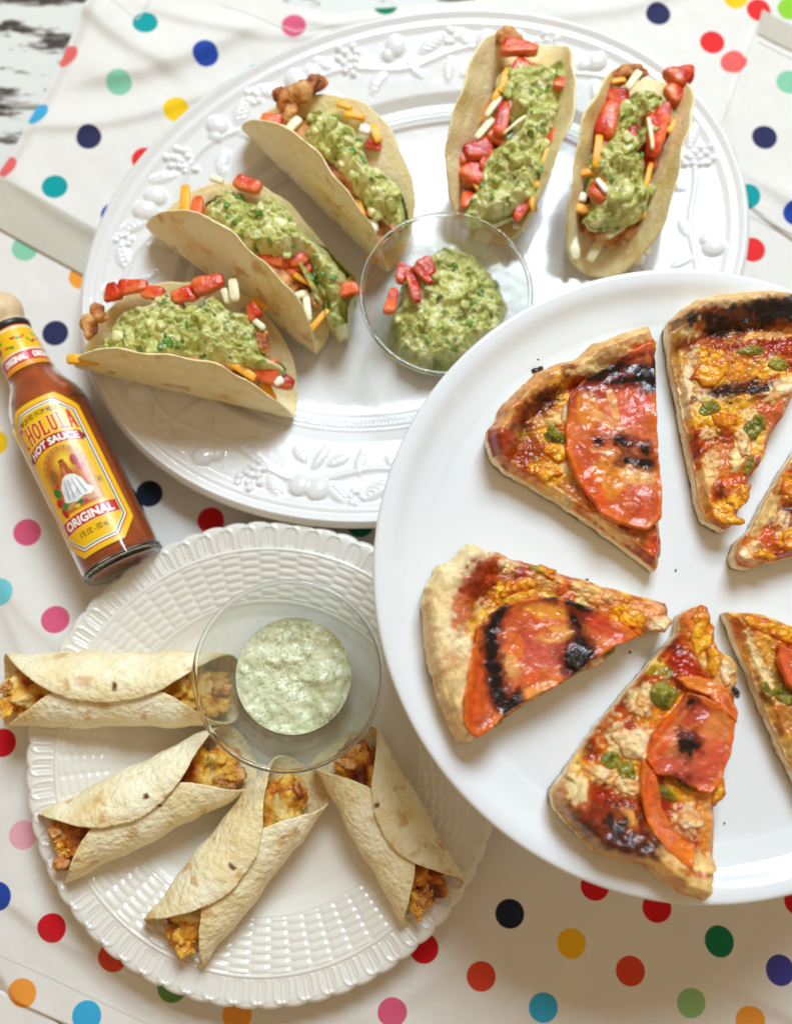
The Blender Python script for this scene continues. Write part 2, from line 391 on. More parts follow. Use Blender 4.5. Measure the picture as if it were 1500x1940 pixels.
# ================================================================== PLATES
def relief(s, e, per):
    """embossed fruit garland on the oval rim: s = cm along the rim, e = cm in from the edge"""
    h = np.zeros_like(s)
    # wavy vine
    vine = 2.7+0.45*np.sin(s*2*np.pi/9.7)
    h = np.maximum(h, 0.11*np.exp(-((e-vine)/0.13)**2))
    rnd = random.Random(3)
    def wrapd(c): return (s-c+per/2) % per-per/2
    def ball(c, ee, r, hh):
        d = (wrapd(c)**2+(e-ee)**2)/(r*r)
        return hh*np.sqrt(np.clip(1-d, 0, 1))
    def leaf(c, ee, ln, ang, hh):
        x = wrapd(c); y = e-ee; ca, sa = math.cos(ang), math.sin(ang)
        u = (x*ca+y*sa)/ln; v = (-x*sa+y*ca)/(ln*0.42)
        w_ = np.clip(1-(u*u)-np.abs(v)**1.5, 0, 1)
        vein = 0.72+0.28*np.cos((u*3.0+np.abs(v)*1.6)*2*np.pi)
        return hh*np.sqrt(w_)*vein*(1-0.4*np.exp(-(v/0.08)**2))
    c = 0.0; k = 0
    while c < per-3.5:
        t = k % 4
        if t == 0:      # grapes
            for (a, b) in [(0, 0), (.42, .1), (-.42, .08), (.2, .42), (-.22, .45), (0, .85), (.62, -.25), (-.6, -.28), (.1, -.42), (.45, .55), (-.45, -.6), (.35, -.7)]:
                h = np.maximum(h, ball(c+a+rnd.uniform(-.05, .05), 1.9+b, 0.22, 0.19))
            h = np.maximum(h, leaf(c+1.5, 1.7, 0.85, -0.6, 0.17)); h = np.maximum(h, leaf(c-1.3, 3.6, 0.8, 0.7, 0.15))
        elif t == 1:    # pair of apples
            h = np.maximum(h, ball(c-.5, 2.0, 0.62, 0.26)); h = np.maximum(h, ball(c+.6, 1.95, 0.68, 0.28))
            h = np.maximum(h, leaf(c+.2, 3.7, 0.8, 1.2, 0.17)); h = np.maximum(h, leaf(c+1.4, 3.6, 0.75, 0.4, 0.16)); h = np.maximum(h, leaf(c-1.2, 3.7, 0.7, -0.5, 0.15))
        elif t == 2:    # leaves and a flower
            for a in range(6): h = np.maximum(h, ball(c+.34*math.cos(a), 1.6+.34*math.sin(a), 0.2, 0.14))
            h = np.maximum(h, leaf(c+1.1, 1.9, 1.0, 0.5, 0.19)); h = np.maximum(h, leaf(c-1.1, 1.8, 0.95, 2.5, 0.18)); h = np.maximum(h, leaf(c, 3.5, 0.8, 1.5, 0.15))
        else:           # pear
            h = np.maximum(h, ball(c, 1.8, 0.62, 0.27)); h = np.maximum(h, ball(c+.55, 2.2, 0.42, 0.2))
            h = np.maximum(h, leaf(c+1.5, 3.4, 0.8, 0.3, 0.16)); h = np.maximum(h, leaf(c-1.1, 3.3, 0.75, -0.8, 0.16))
        c += 3.15 + 0.3*math.sin(k*2.3); k += 1
    return h
OV = dict(a=18.6, b=14.3, ang=R_(20.5), c=at(790, 482, 2.5)[:2])
def oval_platter():
    n = 1100
    th = np.linspace(0, 2*np.pi, n, endpoint=False)
    e_in = np.concatenate([np.linspace(0, 1.0, 20), np.linspace(1.03, 4.8, 62), np.linspace(4.9, 6.6, 26), np.linspace(6.9, 12.9, 14)])
    a, b = OV['a'], OV['b']
    E, T = np.meshgrid(e_in, th, indexing='ij')
    def xy(E, T):
        k_ = 1-np.clip((E-10.0)/2.9, 0, 1)*0.9995          # the well closes to its centre
        ax = (a-np.minimum(E, 10.0))*k_; bx = (b-np.minimum(E, 10.0))*k_
        x = ax*np.cos(T); y = bx*np.sin(T); ca, sa = math.cos(OV['ang']), math.sin(OV['ang'])
        return OV['c'][0]+x*ca-y*sa, OV['c'][1]+x*sa+y*ca
    X, Y = xy(E, T)
    ds = np.hypot(a*np.sin(th), b*np.cos(th)); s1 = np.concatenate([[0], np.cumsum(ds)[:-1]])*(2*np.pi/n); per = s1[-1]+ds[-1]*2*np.pi/n
    Sg = np.broadcast_to(s1[None, :], E.shape)
    Z = np.interp(E, [0, 0.25, 0.5, 0.75, 0.95, 1.3, 4.7, 5.3, 5.45, 6.15, 6.35, 7.2, 13], [2.35, 2.62, 2.5, 2.36, 2.42, 2.25, 1.75, 1.28, 1.34, 1.2, 1.02, 0.92, 0.88])
    Z = Z + 0.06*np.exp(-((E-0.78)/0.10)**2) + 0.05*np.exp(-((E-5.38)/0.08)**2)+0.05*np.exp(-((E-6.2)/0.08)**2)
    Z = Z + relief(Sg, E, per)
    ph = Sg*2*np.pi/(per/round(per/0.62)); ec = 5.8
    c1 = np.exp(-((E-(ec+0.17*np.sin(ph)))/0.07)**2); c2 = np.exp(-((E-(ec-0.17*np.sin(ph)))/0.07)**2)
    Z = Z + 0.09*np.maximum(c1, c2)
    V = [np.stack([X, Y, Z], -1)]
    for (e_, z_) in [(-0.06, 2.2), (0.0, 2.02), (0.3, 1.95), (2.0, 1.6), (5.0, 0.75), (5.6, 0.2), (5.9, 0.12), (6.2, 0.3), (12.9, 0.4)]:
        x, y = xy(np.full(n, e_), th); V.append(np.stack([x, y, np.full(n, z_)], -1)[None])
    F1 = gridF(len(e_in), n, True); F2 = []
    off = len(e_in)*n
    V2 = np.concatenate(V[1:], 0)
    Ft = gridF(V2.shape[0], n, True, off)[:, ::-1]
    j = np.arange(n); link = np.stack([j, (j+1) % n, off+(j+1) % n, off+j], -1)[:, ::-1]
    Vall = np.concatenate([V[0].reshape(-1, 3), V2.reshape(-1, 3)])
    o = mk('oval_platter', Vall, np.concatenate([F1, Ft, link])[:, ::-1], M['oval'])
    tag(o, 'large oval white platter with embossed fruit rim, holding the five open tacos', 'platter')
oval_platter()

BASKET = dict(c=at(500, 1432, 2.1)[:2], r=11.84)
def basket_plate():
    n = 1240; nl = 62
    th = np.linspace(0, 2*np.pi, n, endpoint=False)
    e_in = np.concatenate([np.linspace(0, 1.3, 24), np.linspace(1.33, 4.1, 58), np.linspace(4.2, 5.2, 8), np.linspace(5.6, BASKET['r']-0.003, 12)])
    E, T = np.meshgrid(e_in, th, indexing='ij')
    lob = np.abs(np.cos(T*nl/2))**0.6
    r = BASKET['r']-E+(0.13*(lob-0.6))*np.exp(-E/0.5)
    Z = np.interp(E, [0, 0.12, 0.35, 1.3, 1.45, 4.0, 4.8, 6, 12.5], [2.0, 2.14, 2.15, 1.98, 1.97, 1.22, 0.92, 0.85, 0.85])
    Z = Z + 0.07*np.exp(-((E-1.42)/0.07)**2) + 0.05*np.exp(-((E-4.05)/0.07)**2)
    # thumb-shaped tabs on the edge
    u = ((T*nl/(2*np.pi)) % 1)-0.5                       # -0.5..0.5 within a lobe
    q = np.abs(u-0.0)
    arch = np.sqrt((u/0.34)**2+np.clip((0.62-E)/0.42, 0, None)**2)
    Z = Z + 0.07*np.exp(-((arch-1)/0.16)**2)*(E < 1.3) - 0.03*(arch < 0.9)*(E < 1.3)*ss(0, .2, 1.3-E)
    Z = Z + 0.03*np.cos(u*2*np.pi*5)*(arch < 0.75)*(E < 1.15)
    # basket weave
    k = np.floor(T*nl/(2*np.pi)).astype(int); v = (E-1.55)/0.40+0.5*(k % 2)
    fv = v-np.floor(v); uu = u
    tile = np.sin(np.pi*fv)**0.8*(0.35+0.65*ss(0.5, 0.26, np.abs(uu)))
    wv = ss(1.5, 1.6, E)*(1-ss(3.85, 3.98, E))
    Z = Z + wv*(0.07*tile + 0.01*np.cos(uu*np.pi))
    X = BASKET['c'][0]+r*np.cos(T); Y = BASKET['c'][1]+r*np.sin(T)
    V = [np.stack([X, Y, Z], -1).reshape(-1, 3)]
    rows = []
    lob1 = np.abs(np.cos(th*nl/2))**0.6
    for (e_, z_) in [(-0.03, 1.9), (0.05, 1.78), (0.6, 1.65), (4.3, 0.7), (5.0, 0.2), (5.3, 0.12), (5.6, 0.3), (BASKET['r']-0.003, 0.35)]:
        rr = BASKET['r']-e_+(0.13*(lob1-0.6))*math.exp(-max(e_, 0)/0.5)
        rows.append(np.stack([BASKET['c'][0]+rr*np.cos(th), BASKET['c'][1]+rr*np.sin(th), np.full(n, z_)], -1))
    off = len(e_in)*n; V2 = np.concatenate(rows)
    j = np.arange(n); link = np.stack([j, (j+1) % n, off+(j+1) % n, off+j], -1)[:, ::-1]
    F = np.concatenate([gridF(len(e_in), n, True), gridF(len(rows), n, True, off)[:, ::-1], link])[:, ::-1]
    o = mk('basketweave_plate', np.concatenate([V[0], V2]), F, M['cream'])
    tag(o, 'round cream plate with basketweave rim and scalloped edge, under the four rolled wraps', 'plate')
basket_plate()

def lathe(name, prof, c, mat, parent=None, n=160, zoff=0.0, col=None, **k):
    """prof: (r, z) outline; revolved round a vertical axis at c"""
    th = np.linspace(0, 2*np.pi, n, endpoint=False)
    V = np.array([[(c[0]+r*math.cos(t), c[1]+r*math.sin(t), z+zoff) for t in th] for (r, z) in prof])
    return mk(name, V, gridF(len(prof), n, True), mat, parent, col, **k)
def smooth_prof(pts, n=6):
    """Catmull-Rom through the outline points"""
    P = np.array(pts, float); out = []
    for i in range(len(P)-1):
        p0 = P[max(i-1, 0)]; p1 = P[i]; p2 = P[i+1]; p3 = P[min(i+2, len(P)-1)]
        for t in np.linspace(0, 1, n, endpoint=False):
            out.append(0.5*((2*p1)+(-p0+p2)*t+(2*p0-5*p1+4*p2-p3)*t*t+(-p0+3*p1-3*p2+p3)*t**3))
    out.append(P[-1]); out = np.array(out); out[:, 0] = np.maximum(out[:, 0], 0.001); return [tuple(x) for x in out]
PZ = 9.95                                          # height of the pizza plate's well
RP = dict(c=at(1311, 1080, 10.6)[:2], r=13.75)
def pizza_plate():
    r = RP['r']
    prof = [(0.001, PZ-.3), (4, PZ-.35), (8, PZ-.35), (10.8, PZ-.3), (12.4, PZ-.05), (r-0.25, PZ+.43), (r-0.02, PZ+.57), (r, PZ+.67), (r-0.08, PZ+.77), (r-0.28, PZ+.79), (r-0.7, PZ+.69),
            (12.4, PZ+.31), (11.6, PZ+.10), (10.9, PZ+0.01), (8, PZ), (0.001, PZ)]
    rt = thing('round_pizza_plate', (RP['c'][0], RP['c'][1], 0), 'large smooth round white plate raised above the others, carrying the pizza slices', 'plate')
    lathe('plate_top', smooth_prof(prof, 5), RP['c'], M['round'], rt, 256)
    foot = [(0.001, 0.2), (5.0, 0.15), (5.6, 0.12), (5.7, 0.3), (5.0, 0.7), (2.6, 1.3), (1.9, 2.4), (1.8, 6.5), (2.4, 8.6), (3.6, 9.45), (3.8, 9.62)]
    lathe('pedestal_foot', smooth_prof(foot, 5), RP['c'], M['round'], rt, 96)
pizza_plate()

# ================================================================== FOOD BUILDERS
def resample(pts, n, rough=0.0, seed=0, smooth=2):
    P = np.array(pts, float); Q = np.vstack([P, P[:1]])
    d = np.concatenate([[0], np.cumsum(np.hypot(*(np.diff(Q, axis=0).T)))])
    t = np.linspace(0, d[-1], n, endpoint=False)
    B = np.stack([np.interp(t, d, Q[:, 0]), np.interp(t, d, Q[:, 1])], -1)
    for _ in range(smooth): B = 0.25*np.roll(B, 1, 0)+0.5*B+0.25*np.roll(B, -1, 0)
    if rough:
        c = B.mean(0); nr = (B-c)/np.maximum(np.hypot(*(B-c).T), 1)[:, None]
        B = B+nr*(rough*fbm(P3(B[:, 0]/22.0, B[:, 1]/22.0, seed), 4, seed+3))[:, None]
    return B
def dist_to(X, Y, PX, PY):
    """distance from every X, Y to the polyline vertices PX, PY"""
    sh = X.shape; x = X.ravel().astype(np.float32); y = Y.ravel().astype(np.float32); out = np.empty(x.shape, np.float32)
    px = np.asarray(PX, np.float32); py = np.asarray(PY, np.float32)
    for k in range(0, len(x), 20000):
        out[k:k+20000] = np.sqrt(((x[k:k+20000, None]-px)**2+(y[k:k+20000, None]-py)**2).min(1))
    return out.reshape(sh)
def patch(name, outline, zref, hfun, cfun, mat, parent, zbase, N=300, M=90, rough=2.0, seed=0, wall=None, ctr=None, bulge=0.03, nskirt=7, smooth=2, **k):
    B = resample(outline, N, rough, seed, smooth)
    c = np.array(ctr, float) if ctr is not None else B.mean(0)
    rho = np.linspace(0, 1, M)**0.85; rho[0] = 0.002
    PX = c[0]+rho[:, None]*(B[None, :, 0]-c[0]); PY = c[1]+rho[:, None]*(B[None, :, 1]-c[1])
    W = at(PX, PY, zref); X, Y = W[..., 0], W[..., 1]
    D = dist_to(X, Y, X[-1], Y[-1]); D[-1] = 0
    Z = hfun(PX, PY, X, Y, D)
    col = cfun(PX, PY, X, Y, D, Z)
    rows = [np.stack([X, Y, Z], -1)]; cols = [col]
    xe, ye, ze = X[-1], Y[-1], Z[-1]
    cx, cy = xe.mean(), ye.mean(); nx, ny = xe-cx, ye-cy; ln = np.hypot(nx, ny); nx, ny = nx/ln, ny/ln
    zb = zbase(xe, ye) if callable(zbase) else np.full(N, float(zbase))
    for q in range(1, nskirt+1):
        t = q/nskirt; b = bulge*math.sin(math.pi*min(t, .9))-0.02*t
        zz = ze*(1-t)+zb*t
        nn = 0.03*fbm(P3(xe*3, ye*3, zz*3), 3, seed+5)
        rows.append(np.stack([xe+nx*(b+nn), ye+ny*(b+nn), zz], -1)[None])
        cols.append((wall(xe, ye, t, zz) if wall else col[-1])[None])
    V = np.concatenate(rows, 0); CC = np.concatenate(cols, 0)
    R = V.shape[0]
    return mk(name, V.reshape(-1, 3), gridF(R, N, True)[:, ::-1], mat, parent, CC.reshape(-1, 3), **k)
def blob_mask(PX, PY, cx, cy, rx, ry, deg=0, soft=0.25, rough=0.35, seed=0, nf=1/14.0):
    a = R_(deg); dx, dy = PX-cx, PY-cy
    u = (dx*math.cos(a)+dy*math.sin(a))/rx; v = (-dx*math.sin(a)+dy*math.cos(a))/ry
    q = 1-np.sqrt(u*u+v*v)+rough*fbm(P3(PX*nf, PY*nf, seed*1.7), 4, 50+seed)
    return ss(-soft/2, soft/2, q)
def rot_from(ax):
    ax = np.array(ax, float); ax /= np.linalg.norm(ax)
    up = np.array([0, 0, 1.0]) if abs(ax[2]) < 0.95 else np.array([1.0, 0, 0])
    y = np.cross(up, ax); y /= np.linalg.norm(y); z = np.cross(ax, y)
    return np.stack([ax, y, z], 1)
def superell(n, m, ex):
    th = np.linspace(0, np.pi, n); ph = np.linspace(0, 2*np.pi, m, endpoint=False)
    T, Q = np.meshgrid(th, ph, indexing='ij')
    def f(w_, e): return np.sign(w_)*np.abs(w_)**e
    x = f(np.cos(T), ex); y = f(np.sin(T), ex)*f(np.cos(Q), ex); z = f(np.sin(T), ex)*f(np.sin(Q), ex)
    return np.stack([x, y, z], -1)
def lump(name, c, rad, Rm, ex, mat, parent, colf, amp=0.15, freq=1.5, n=30, m=36, seed=0, bend=0.0, wedge_=0.0, **k):
    U = superell(n, m, ex)
    P = U*np.array(rad)
    if wedge_:
        P[..., 1] *= 1-wedge_*U[..., 0]; P[..., 2] *= 1-0.6*wedge_*U[..., 1]; P[..., 0] += 0.35*wedge_*P[..., 1]
    if bend: P[..., 2] -= bend*(P[..., 0]/rad[0])**2*rad[0]
    W = P@Rm.T
    nrm = U/np.maximum(np.linalg.norm(U, axis=-1, keepdims=True), 1e-6)@Rm.T
    d = fbm((W+np.array(c))*freq+seed*3.1, 4, seed+11)
    W = W+nrm*(amp*d)[..., None]+np.array(c)
    return mk(name, W.reshape(-1, 3), gridF(n, m, True), mat, parent, colf(W, d).reshape(-1, 3), **k)
TOMR = [(-1, lin(158, 18, 8)), (-.2, lin(200, 46, 18)), (.2, lin(222, 74, 28)), (.8, lin(238, 120, 56))]
CHK = [(-1, lin(96, 40, 10)), (-.35, lin(160, 82, 26)), (.1, lin(198, 122, 52)), (.7, lin(226, 170, 104))]
def c_tom(W, d): return ramp(fbm(W*0.9, 3, 4)+0.3*d, TOMR)
def c_chk(W, d): return ramp(d*1.2+0.3*fbm(W*5, 3, 9), CHK)
def c_yel(W, d): return ramp(fbm(W*2, 2, 3), [(-1, lin(240, 160, 10)), (1, lin(252, 190, 40))])
def c_wht(W, d): return ramp(fbm(W*2, 2, 3), [(-1, lin(235, 222, 170)), (1, lin(250, 244, 215))])
def c_onion(W, d): return ramp(d, [(-1, lin(240, 225, 200)), (1, lin(250, 245, 235))])
def chunk(kind, px, py, z, lpx, wpx, deg, parent, thick=None, tilt=0.0, seed=None, h=None):
    """a loose piece of filling: placed by its centre, length, width and turn"""
    if parent is not None and kind in ('tomato', 'chicken'): z = z-0.2
    p = at(px, py, z); sc_ = 37.0*55/(55-z)/37.0*35.0
    l, w_ = lpx/sc_/2, wpx/sc_/2
    a = -R_(deg); ax = (math.cos(a), math.sin(a), math.tan(R_(tilt)))
    Rm = rot_from(ax); sd = seed if seed is not None else int(px*7+py) % 997
    if kind == 'tomato':
        nz = Rm[:, 2]
        def ct(W, d):
            hgt = (W-p)@nz; e_ = (W-p)@Rm[:, 1]
            c = ramp(fbm(W*0.9, 3, 4)+0.3*d, TOMR)
            f_ = ss(.15, .6, -e_/max(w_, .1)+0.5*fbm(W*2.5, 2, sd)); c = mixc(c, lin(234, 124, 74), 0.6*f_)
            g1, g2, gi = worley(W*7, sd, 1); return mixc(c, lin(242, 200, 120), 0.7*f_*ss(.3, .2, g1)*(gi > .6))
        return lump('tomato_piece', p, (l*0.9, w_*0.92, thick or min(l, w_)*0.65), Rm, 0.46, M['tomato'], parent, ct, 0.09, 1.3, 26, 32, sd, wedge_=((sd % 7)-3)*0.12)
    if kind == 'chicken': return lump('chicken_piece', p, (l, w_, thick or w_*0.8), Rm, 0.8, M['chicken'], parent, c_chk, 0.28, 1.5, 34, 40, sd)
    if kind == 'yellow': return lump('cheese_shred', p, (l, w_*.72, thick or min(w_, .13)), Rm, 0.34, M['cheese'], parent, c_yel, 0.06, 1.1, 24, 16, sd, 0.12)
    if kind == 'white': return lump('cheese_shred', p, (l, w_*.72, thick or min(w_, .13)), Rm, 0.34, M['cheese'], parent, c_wht, 0.06, 1.1, 24, 16, sd, 0.1)
    if kind == 'onion': return lump('onion_piece', p, (l, w_, thick or w_*0.6), Rm, 0.6, M['cheese'], parent, c_onion, 0.05, 2, 12, 14, sd)
def widen(pts, k, ctr):
    """spread an outline sideways about its own middle line"""
    return [(ctr[0]+0.0+(x-ctr[0])*k, y) for x, y in pts]
def guac_mesh(name, outline, zc, zedge, parent, rise=0.9, zref=None, seed=0, zslope=(0, 0), axis=None, drop=0.0, nchunk=22, **k):
    def hf(PX, PY, X, Y, D):
        q = P3(X, Y, seed)
        f1, f2, i1 = worley(q*1.35+0.35*fbm(q*2, 2, seed)[..., None], seed, 0.95, False)
        g1, g2, i2 = worley(q*2.9+0.3*fbm(q*3, 2, seed)[..., None], seed+3, 0.95, False)
        body = rise*(1-np.exp(-D/0.38))
        h = zedge + body + 0.62*(i1-0.5)*ss(0, .5, f2-f1)*ss(0, .4, D) + 0.22*(i2-0.4)*ss(0, .34, g2-g1)*ss(0, .25, D) + 0.30*fbm(q*0.9, 3, seed+7)*ss(0, .5, D) + 0.10*fbm(q*2.4, 2, seed+8) + 0.02*fbm(q*7, 2, seed+8)
        if axis is not None: h = h - drop*(((X-axis[0][0])*axis[1][0]+(Y-axis[0][1])*axis[1][1])/5.5)**2
        x0, y0 = X.mean(), Y.mean()
        return h + (X-x0)*zslope[0] + (Y-y0)*zslope[1]
    def cf(PX, PY, X, Y, D, Z):
        q = P3(X, Y, seed)
        f1, f2, i1 = worley(q*1.35+0.35*fbm(q*2, 2, seed)[..., None], seed, 0.95, False)
        g1, g2, i2 = worley(q*2.9+0.3*fbm(q*3, 2, seed)[..., None], seed+3, 0.95, False)
        t = 0.75*fbm(q*1.3, 3, seed+2)+0.3*fbm(q*4, 2, seed+6)
        col = ramp(t, [(-.9, lin(156, 158, 74)), (-.25, lin(190, 190, 108)), (.2, lin(214, 211, 142)), (.8, lin(238, 232, 186))])
        col = mixc(col, lin(196, 192, 84), 0.6*ss(.62, .72, i2)*ss(.05, .2, g2-g1))
        col = mixc(col, lin(112, 140, 50), 0.7*ss(.84, .9, i2)*ss(.05, .2, g2-g1))
        col = mixc(col, lin(196, 190, 120), 0.5*ss(.70, .78, i1)*ss(.05, .2, f2-f1))
        col = mixc(col, lin(52, 100, 36), 0.8*ss(.66, .78, fbm(q*2.4, 4, seed+21)))
        col = mixc(col, lin(80, 80, 36), 0.5*ss(.8, .9, fbm(q*7, 2, seed+25)))
        return col
    o = patch(name, outline, zref or zc, hf, cf, M['guac'], parent, zedge-0.45, N=330, M=110, rough=7.0, seed=seed, bulge=0.08, **k)
    rnd = random.Random(seed); bs = BASES[parent.name]; me = o.data
    for j in range(nchunk):                                # diced avocado and torn coriander worked into the mash
        ring = int(110*(rnd.random()**0.6)*0.93); i = ring*330+rnd.randrange(330)
        p = np.array(me.vertices[i].co)/S+bs; r1 = rnd.uniform(.16, .36)
        kind = rnd.random()
        if kind < .62: lump('avocado_chunk', p-np.array([0, 0, r1*.15]), (r1*rnd.uniform(1, 1.5), r1, r1*.7), rot_from((rnd.uniform(-1, 1), rnd.uniform(-1, 1), rnd.uniform(-.4, .4))), 0.6, M['guac'], parent,
             lambda W, d: ramp(d+.5*fbm(W*2, 2, 3), [(-1, lin(158, 158, 72)), (0, lin(198, 196, 112)), (1, lin(228, 222, 160))]), 0.10, 1.8, 20, 24, seed+j)
        else: lump('coriander_leaf', p+np.array([0, 0, .02]), (r1*.9, r1*.55, .05), rot_from((rnd.uniform(-1, 1), rnd.uniform(-1, 1), rnd.uniform(-.3, .3))), 0.9, M['guac'], parent,
             lambda W, d: ramp(d, [(-1, lin(40, 84, 24)), (.2, lin(84, 128, 40)), (1, lin(130, 160, 66))]), 0.10, 2.6, 14, 18, seed+j)
    return o

# ------------------------------------------------------------------ tortillas
TORT = [(-1, lin(224, 188, 116)), (-.45, lin(243, 224, 168)), (0, lin(248, 234, 190)), (.6, lin(252, 243, 214))]
ROLL = [(-1, lin(228, 196, 134)), (-.5, lin(240, 220, 168)), (0, lin(247, 232, 190)), (.6, lin(251, 242, 212))]
def sheet(name, f, Rr, th, mat, parent, pal, nr=52, nt_=250, seed=0, bumps=0.035, spots=(), inner_tint=None, edge=0.022, **k):
    """a round flat bread bent by f(s, t) -> points; s runs along the fold"""
    rho = np.linspace(0, 1, nr)**0.9; rho[0] = 0.004
    ang = np.linspace(0, 2*np.pi, nt_, endpoint=False)
    rr = Rr*(1+edge*fbm(P3(np.cos(ang)*1.5, np.sin(ang)*1.5, seed), 3, seed)+0.004*fbm(P3(np.cos(ang)*14, np.sin(ang)*14, seed), 2, seed))
    s = rho[:, None]*rr[None, :]*np.cos(ang)[None, :]; t = rho[:, None]*rr[None, :]*np.sin(ang)[None, :]
    P = f(s, t); e = 0.02
    du = f(s+e, t)-f(s-e, t); dv = f(s, t+e)-f(s, t-e)
    n = np.cross(du, dv); n /= np.maximum(np.linalg.norm(n, axis=-1, keepdims=True), 1e-9)
    q = P3(s, t, seed)
    g1, g2, gi = worley(q*2.1, seed+1, 0.95, False)
    b = bumps*(0.8*fbm(q*1.6, 3, seed+4)+0.9*(0.5-g1)*(0.4+gi))
    taper = 1-0.45*ss(.93, 1, rho)[:, None]
    tone = 0.75*fbm(q*0.45, 3, seed+7)+0.35*fbm(q*1.8, 3, seed+8)+0.15*gi
    col = ramp(tone, pal)
    col = mixc(col, lin(232, 200, 134), 0.3*ss(.9, 1, np.broadcast_to(rho[:, None], s.shape)))
    col = mixc(col, lin(205, 150, 70), 0.65*ss(.5, .85, fbm(q*1.1, 4, seed+12)))
    colA = col.copy(); colB = col.copy()
    if inner_tint is not None: colB = colB*0.6+np.array(inner_tint)*0.4
    A = P-n*(th/2*taper+b)[..., None]; Bf = P+n*(th/2*taper+b*0.5)[..., None]
    for (sx, sy, rx, ry, deg, cc) in spots:                     # scorch marks and small tears
        for Q, cl in ((A, colA),):
            X, Y = proj(Q); m = blob_mask(X, Y, sx, sy, rx, ry, deg, 0.4, 0.35, int(sx))
            m = m*(Q[..., 2] > P[..., 2].max()-2.2)
            cl[:] = mixc(cl, lin(*cc), m)
    V = np.concatenate([Bf, A[::-1]], 0); CC = np.concatenate([colB, colA[::-1]], 0)
    return mk(name, V.reshape(-1, 3), gridF(2*nr, nt_, True), mat, parent, CC.reshape(-1, 3), **k)

def taco(i, A, B, z0, near, far, rad, label, zA=None, flareA=0.0, flareB=0.0, r0=0.9, seed=0, lean=0.0, tint=(242, 216, 148), zB=None):
    """A, B: pixel ends of the fold; near / far: wall angles in degrees from the horizontal, measured from the far side"""
    a = at(A[0], A[1], z0); b = at(B[0], B[1], z0 if zB is None else zB)
    ctr = (a+b)/2; ax = b-a; ln = np.linalg.norm(ax); ax /= ln
    far_dir = np.cross(np.array([0, 0, 1.0]), ax); far_dir /= np.linalg.norm(far_dir)   # left of A->B
    upv = np.cross(ax, far_dir)
    Rr = rad
    def f(s, t):
        sn = s/Rr
        fl = flareA*np.clip(-sn, 0, 1)**1.3+flareB*np.clip(sn, 0, 1)**1.3
        pn = R_(near)+R_(1)*fl; pf = R_(far)-R_(1)*fl       # tangent angles of the two walls
        d0 = -(np.pi-pn)                                    # tangent when coming down the near wall
        Lb = r0*(pf-d0)
        # integrate the tangent along t numerically
        K = 26
        ts = t[..., None]*np.linspace(0, 1, K)
        def phi(x):
            w_ = ss(-0.5, 0.5, x/Lb[..., None])
            curl = 0.10*np.sin(x*0.9+seed)*np.clip(np.abs(x)/Rr, 0, 1)
            return d0[..., None]*(1-w_)+pf[..., None]*w_+curl
        tm = (ts[..., 1:]+ts[..., :-1])/2; dt = t[..., None]/(K-1)
        ph = phi(tm)
        y = (np.cos(ph)*dt).sum(-1); z = (np.sin(ph)*dt).sum(-1)
        wob = (0.14*np.sin(s*0.9+seed*2)+0.06*np.sin(s*2.7+seed*5+t))*(np.abs(t)/Rr)**1.5
        return ctr+ax*s[..., None]+far_dir*(y+wob)[..., None]+upv*z[..., None]
    t_ = thing('taco', (ctr[0], ctr[1], z0), label, 'taco', 'open tacos on the oval platter')
    sheet('tortilla', f, Rr, 0.15, M['tortilla'], t_, TORT, seed=seed, inner_tint=lin(*tint), bumps=0.045)
    return t_, f, (ctr, ax, far_dir, upv)
def stuffing(t_, fr, y, z, L_, w_, h, roll, seed):
    ctr, ax, fd, up = fr
    Rm = np.stack([ax, fd*math.cos(R_(roll))+up*math.sin(R_(roll)), -fd*math.sin(R_(roll))+up*math.cos(R_(roll))], 1)
    c = ctr+fd*y+up*z
    return lump('chicken_filling', c, (L_, w_, h), Rm, 0.85, M['chicken'], t_, c_chk, 0.35, 1.2, 60, 70, seed)

